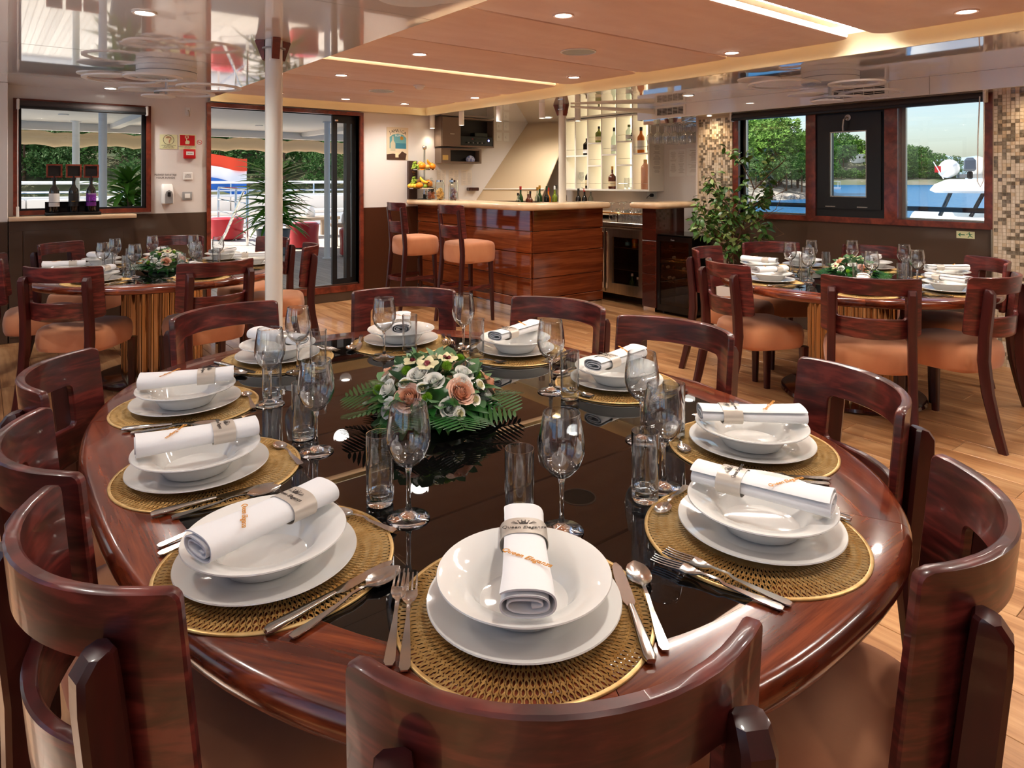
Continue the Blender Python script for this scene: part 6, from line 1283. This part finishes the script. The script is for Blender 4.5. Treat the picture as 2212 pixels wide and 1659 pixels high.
# flag
tt = thing('stern_flag', 'red, white and blue flag waving at the stern', 'flag', (5.0, 20.60, 0)); obj('staff', B().tube([(0, 0, 0.3), (0, 0, 0.9), (-0.25, 0.35, 2.3)], 0.025, 8), boatw, tt)
for k, (m_, nm) in enumerate(((flagr, 'red_stripe'), (flagw, 'white_stripe'), (flagb, 'blue_stripe'))):
    V = []; F = []
    for i in range(25):
        u = i / 24; 
        for j in range(3): V.append((-0.2 + 1.55 * u, 0.25 + 0.16 * sin(7 * u + 0.5 * k) , 2.05 - 0.33 * k - 0.165 * j - 0.12 * u * u + 0.05 * sin(6 * u) - 0.13 * u * (k * 2 + j - 3) / 6))
    for i in range(24):
        for j in range(2): a = i * 3 + j; F.append((a, a + 3, a + 4, a + 1))
    obj(nm, B().add(V, F), m_, tt, smooth=80)

# ================================================================== SEA, SHORES, TREES
SEAZ = -1.65
b = B(); b.add([(6000 * cos(2 * pi * k / 64), 6000 * sin(2 * pi * k / 64), SEAZ) for k in range(64)], [tuple(range(64))]); struct('sea', b, sea, smooth=0)
Wd = lambda la, d, z=0.0: Vector((0.6198 * d + 0.7848 * la, 0.7848 * d - 0.6198 * la, z))
def terrain(name, b0, b1, n, prof, seed, fall=None):
    """strip of land between two bearings from the saloon; prof(u) -> list of (distance, z)"""
    r = random.Random(seed); R = []
    for i in range(n + 1):
        u = i / n; t_ = b0 + (b1 - b0) * u
        R.append([tuple(Wd(t_ * d, d, z + r.uniform(-0.12, 0.12) * max(0, z - SEAZ))) for d, z in prof(u)])
    m = len(R[0]); V = [p for q in R for p in q]; F = [(i * m + j, (i + 1) * m + j, (i + 1) * m + j + 1, i * m + j + 1) for i in range(n) for j in range(m - 1)]
    return V, F
V, F = terrain('a', 0.25669, 0.46946, 30, lambda u: [(78 + 30 * u, SEAZ - 0.3), (84 + 30 * u, SEAZ + 0.9), (98 + 22 * u, 0.3 * (1 - 0.6 * u)), (112 + 12 * u, 1.4 * (1 - .6 * u)), (128, 3.0 * (1 - .5 * u)), (160, 4.5 * (1 - u)), (200, SEAZ - .4)], 3)
struct('terrain_headland', B().add(V, F), P('headland_rock', lin(178, 168, 154), 0.9, var=(0.35, lin(96, 90, 76), (1, 1, 1)), bump=(1.2, 1.0, 0.5)))
V, F = terrain('b', 0.3116, 0.67193, 46, lambda u: [(388, SEAZ - 0.3), (396, 0.8), (405, 2.4), (430, 14 * (1 - u) ** 0.5 + 2.5), (470, 17 * (1 - u) ** 0.5 + 1), (540, SEAZ - 1)], 5)
struct('terrain_far_shore', B().add(V, F), P('far_shore_ground', lin(74, 84, 44), 0.95, var=(0.06, lin(116, 112, 96), (1, 1, 1))))
V, F = terrain('c', -1.23953, -0.10021, 40, lambda u: [(52, SEAZ - 0.3), (56, 0.2), (62, 2.0), (74, 6), (92, 12), (130, 17), (180, 10)], 7)
struct('terrain_aft_hill', B().add(V, F), scrub)
V, F = terrain('d', 0.54496, 1.02539, 20, lambda u: [(5200, SEAZ), (5400, 180 - 60 * u + 30 * sin(9 * u)), (5600, 0)], 9)
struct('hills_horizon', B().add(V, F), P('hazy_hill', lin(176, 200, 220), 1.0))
# trees
ICO = None
def tree_mesh(name, seed, H, Rw, m, dense, lean=0.0):
    r = random.Random(seed); b = B(); b.mat(1); b.tube([(0, 0, -1.0), (lean * .4, 0, H * 0.35), (lean, 0, H * 0.8)], [H * 0.022, H * 0.018, H * 0.008], 6)
    b.mat(0); C = []
    for k in range(dense):
        z = H * r.uniform(0.30, 0.97); w = Rw * (1.0 - 0.72 * ((z / H - 0.42) / 0.58) ** 2 if z > 0.42 * H else 0.75 + 0.25 * z / (0.42 * H)); a = r.uniform(0, 6.28); q = sqrt(r.uniform(0.15, 1)); C.append((Vector((lean * z / H + w * q * cos(a), w * q * sin(a), z)), H * r.uniform(0.06, 0.11)))
    for c, s in C:
        for i in range(46):
            d = Vector((r.gauss(0, 1), r.gauss(0, 1), r.gauss(0, .62))).normalized(); p = c + Vector((d.x * s * 1.25, d.y * s * 1.25, d.z * s * 0.75)) * r.uniform(0.75, 1.05); e = (d + Vector((r.uniform(-.7, .7), r.uniform(-.7, .7), r.uniform(-.2, .8)))).normalized(); o = e.orthogonal().normalized() * s * 0.20; g = s * r.uniform(.35, .62)
            b.add([p - o, p + o, p + e * g], [(0, 1, 2)])
    return mesh_of(name, b, [m, bark], 0)
TA = [tree_mesh('pine_tree', k, 1.0, 0.30, pine, 34, 0.04 * (k - 1)) for k in range(3)]; TB = [tree_mesh('dark_tree', 10 + k, 1.0, 0.42, pine2, 40) for k in range(3)]
rr = random.Random(77); cnt = {}
def plant(me, p, h, label, group, name):
    o = link(name, me, None, p, (0, 0, rr.uniform(0, 6.28)), h); o.scale = (h * rr.uniform(.9, 1.25), h * rr.uniform(.9, 1.25), h); tag(o, label, 'tree', group)
for k in range(26):
    bt = 0.32876 + 0.00515 * k + rr.uniform(-0.00275, 0.00275); d = rr.uniform(112, 150); h = (11.5 if bt < 0.40769 else 9.5) * rr.uniform(0.8, 1.1) * d / 125; plant(TA[k % 3], Wd(bt * d, d, 0.6), h, 'green pine on the rocky headland seen through the left window pane', 'pines on the near headland', 'pine_tree')
for k in range(16):
    bt = 0.33905 + 0.00755 * k; d = 108 + 4 * (k % 3); plant(TB[k % 3], Wd(bt * d, d, 0.0), rr.uniform(3.5, 5.5), 'low dark bush on the rocky headland below the pines', 'bushes on the near headland', 'shore_bush')
for k in range(64):
    bt = 0.42485 + 0.00371 * k + rr.uniform(-0.00343, 0.00343); d = rr.uniform(408, 470)
    if bt > 0.65614: continue
    if abs(bt - 0.51201) < 0.01853: d = rr.uniform(446, 470)
    u = (bt - 0.42485) / 0.23336; h = (25 if bt < 0.53123 else 22 - 9 * max(0, (bt - 0.57927) / 0.0755)) * rr.uniform(0.72, 1.1) * (0.8 if k % 3 == 0 else 1)
    plant(TA[k % 3] if k % 2 else TB[k % 3], Wd(bt * d, d, 2.0 + 7 * max(0, 1 - u * 1.15)), h, 'green tree on the far wooded shore across the bay', 'trees on the far shore', 'shore_tree')
for k in range(36):
    bt = 0.42828 + 0.00666 * k; d = 403; plant(TB[k % 3], Wd(bt * d, d, 0.6), rr.uniform(6, 11) * (0.75 if abs(bt - 0.51201) < 0.02059 else 1), 'low tree along the waterline of the far shore', 'low trees on the far shore', 'shore_bush')
for k in range(110):
    bt = -0.80027 + 0.0057 * k + rr.uniform(-0.00549, 0.00549); d = rr.choice((60, 66, 74, 82, 92)) + rr.uniform(-2, 2)
    if -0.51887 < bt < -0.4674 or bt > -0.21002: continue
    z = 1.0 + (d - 60) * 0.30; plant(TB[k % 3], Wd(bt * d, d, z - 0.6), rr.uniform(4.2, 6.8), 'dark green hillside tree seen through the aft window' if bt < -0.48456 else 'dark green hillside tree seen through the deck door', 'trees seen through the aft window' if bt < -0.48456 else 'trees seen through the deck door', 'hillside_tree')
rk = []
for k in range(4):
    bm = bmesh.new(); bmesh.ops.create_icosphere(bm, subdivisions=2, radius=1.0); r = random.Random(k)
    for v in bm.verts: v.co *= r.uniform(0.7, 1.15); v.co.z *= 0.6
    me = bpy.data.meshes.new('rock'); bm.to_mesh(me); bm.free(); me.materials.append(rock); rk.append(me)
for k in range(90):
    bt = 0.33905 + 0.0012 * k + rr.uniform(-0.00412, 0.00412); u = (bt - 0.25669) / 0.21277; d = 84 + 30 * u + rr.uniform(-3, 14); zz = SEAZ + 0.15 + max(0, (d - 84 - 30 * u)) * 0.10
    o = link('shore_rock', rk[k % 4], None, Wd(bt * d, d, zz), (0, 0, rr.uniform(0, 6)), rr.uniform(0.5, 1.5)); tag(o, 'pale boulder on the waterline of the rocky headland', 'rock', 'boulders on the headland')
for k in range(60):
    bt = 0.42828 + 0.00343 * k; d = 395; o = link('shore_rock', rk[k % 4], None, Wd(bt * d, d, SEAZ + 0.5), (0, 0, rr.uniform(0, 6)), rr.uniform(1.2, 2.6)); tag(o, 'pale rock along the waterline of the far shore', 'rock', 'rocks on the far shore')
# white house, motor boat
p = Wd(0.51201 * 433, 433, 0); t = thing('shore_house', 'small white flat-roofed house among the trees of the far shore', 'house', (p.x, p.y, 11.6), rad(-38)); obj('walls', B().box(-5.6, 5.6, -3, 3, 0, 5.6), boatw, t); obj('roof_slab', B().box(-5.8, 5.8, -3.2, 3.2, 5.61, 6.1), boatw, t); obj('foundation', B().box(-5.4, 5.4, -2.8, 2.8, -4, -0.01), rock, t)
for k in range(3): obj('window', B().box(-3.6 + 3 * k, -2.6 + 3 * k, -3.03, -3.005, 3.4, 4.6), darkin, t)
p = Wd(0.47632 * 210, 210, 0); t = thing('motor_boat', 'small white motor boat with a canopy on the bay', 'boat', (p.x, p.y, SEAZ), rad(-38)); obj('hull', B().rings([[(-2.2, -0.4, -0.1), (2.0, -0.5, -0.1), (2.0, 0.5, -0.1), (-2.2, 0.4, -0.1)], [(-2.6, -0.6, 0.75), (2.1, -0.8, 0.7), (2.1, 0.8, 0.7), (-2.6, 0.6, 0.75)]]), boatw, t); obj('canopy', B().box(-1.0, 1.9, -0.8, 0.8, 2.35, 2.45), boatw, t)
for sx, sy in ((-0.9, -0.7), (-0.9, 0.7), (1.8, -0.7), (1.8, 0.7)): obj('canopy_post', B().cyl(sx, sy, 0.6, 2.36, 0.04, 6), boatw, t)
# neighbouring motor yacht with a tender on its hardtop
AY = rad(19.9); ry = AY - pi / 2; YO = Vector((14.7 * cos(AY) + 0.77 * sin(AY), 14.7 * sin(AY) - 0.77 * cos(AY), 0))
t = thing('moored_yacht', 'white yacht with a hardtop moored beside the right window pane', 'boat', (YO.x, YO.y, SEAZ), ry)
obj('hull', B().rings([[(x_, y_, z) for x_, y_ in pts] for z, pts in ((0.0, rrect(6.0, 2.8, 0.6, 4, 2.2, 1.2)), (2.28, rrect(6.6, 3.4, 0.6, 4, 2.2, 1.2)), (2.33, rrect(6.5, 3.3, 0.6, 4, 2.2, 1.2)))]), boatw, t)
obj('hardtop', B().rings([[(x_, y_, z) for x_, y_ in rrect(w, d, 0.35, 5, 1.75, 0.9)] for z, w, d in ((2.76, 4.9, 2.5), (2.80, 5.05, 2.6), (2.90, 4.9, 2.5), (3.0, 4.5, 2.2), (3.01, 4.4, 2.1))]), boatw, t)
for x0, x1 in ((-0.62, -0.45), (-0.15, 0.05), (3.2, 3.4)): obj('strut', B().tube([(x0, 0.0, 2.33), (x1, 0.1, 2.77)], 0.035, 8), gloss_black, t)
for k in range(3): obj('cushion', B().box(0.15 + 0.5 * k, 0.5 + 0.5 * k, 1.3, 1.5, 2.331, 2.50, 0.03), cush, t)
t = thing('inflatable_tender', 'grey-white inflatable tender resting on the yacht hardtop', 'boat', (YO.x, YO.y, SEAZ + 3.012), ry)
VD = Matrix.Rotation(0, 4, 'Z')      # stern towards the dining room
for yy in (-0.36, 0.36): obj('side_tube', B().tube([(yy, -0.02, 0.21), (yy, 0.10, 0.21), (yy, 0.32, 0.205), (yy, 2.3, 0.20)], [0.05, 0.12, 0.17, 0.18], 16, Matrix.Translation((-0.10, 0.25, 0)) @ VD), boatw, t)
obj('floor', B().box(-0.2, 0.2, 0.3, 2.2, 0.02, 0.09, M=Matrix.Translation((-0.10, 0.25, 0)) @ VD), grey, t); obj('gear_pack', B().lathe([(0, 0), (0.16, 0.0), (0.2, 0.14), (0.16, 0.28), (0, 0.34)], 9, Matrix.Translation((-0.10, 0.25, 0.095)) @ VD @ Matrix.Translation((0.12, 0.75, 0)), caps=(False, False)), boatw, t)
t = thing('outboard_motor', 'dark grey outboard motor on the tender stern', 'motor', (YO.x, YO.y, SEAZ + 3.012), ry); MM = Matrix.Translation((-0.10, 0.25, 0)) @ VD @ Matrix.Translation((-0.05, 0.0, 0)); obj('cowling', B().rings([[(px, py, z) for px, py in rrect(w, d, 0.04, 4, 0.0, 0.0)] for z, w, d in ((0.14, 0.13, 0.18), (0.18, 0.19, 0.24), (0.34, 0.18, 0.22), (0.39, 0.10, 0.14))], M=MM), P('motor_grey', lin(70, 78, 90), 0.3), t); obj('leg', B().box(-0.045, 0.045, -0.05, 0.05, 0.0005, 0.1395, 0.02, MM), gloss_black, t)
tt = thing('yacht_flagstaff', 'small red flag leaning at the tender bow', 'flag', (YO.x, YO.y, SEAZ + 3.0125), ry); obj('staff', B().tube([(-0.56, 0.1, 0.0), (-0.72, 0.1, 0.32)], 0.010, 6), boatw, tt); obj('cloth', B().box(-0.70, -0.60, 0.095, 0.105, 0.12, 0.24), redm, tt)
tt = thing('rail_cover', 'white covered object on the black outer railing', 'cover', (6.45, 2.55, 1.117)); tt.scale = (.6, .6, .6); obj('cover', B().lathe([(0, 0), (0.05, 0), (0.055, 0.06), (0.03, 0.14), (0.008, 0.2), (0, 0.2)], 12, caps=(False, False)), boatw, tt)
# unseen roof slab added to keep sun out of the starboard windows
struct('roof_added_shade', B().box(6.4, 7.4, -3, 7, 2.45, 2.52), whitem)
struct('floor_added_bounce', B().box(-4.4, -1.11, -4, 7, -0.05, 0.0), boatw)  # unseen white floor added to bounce sunlight up onto the ceiling
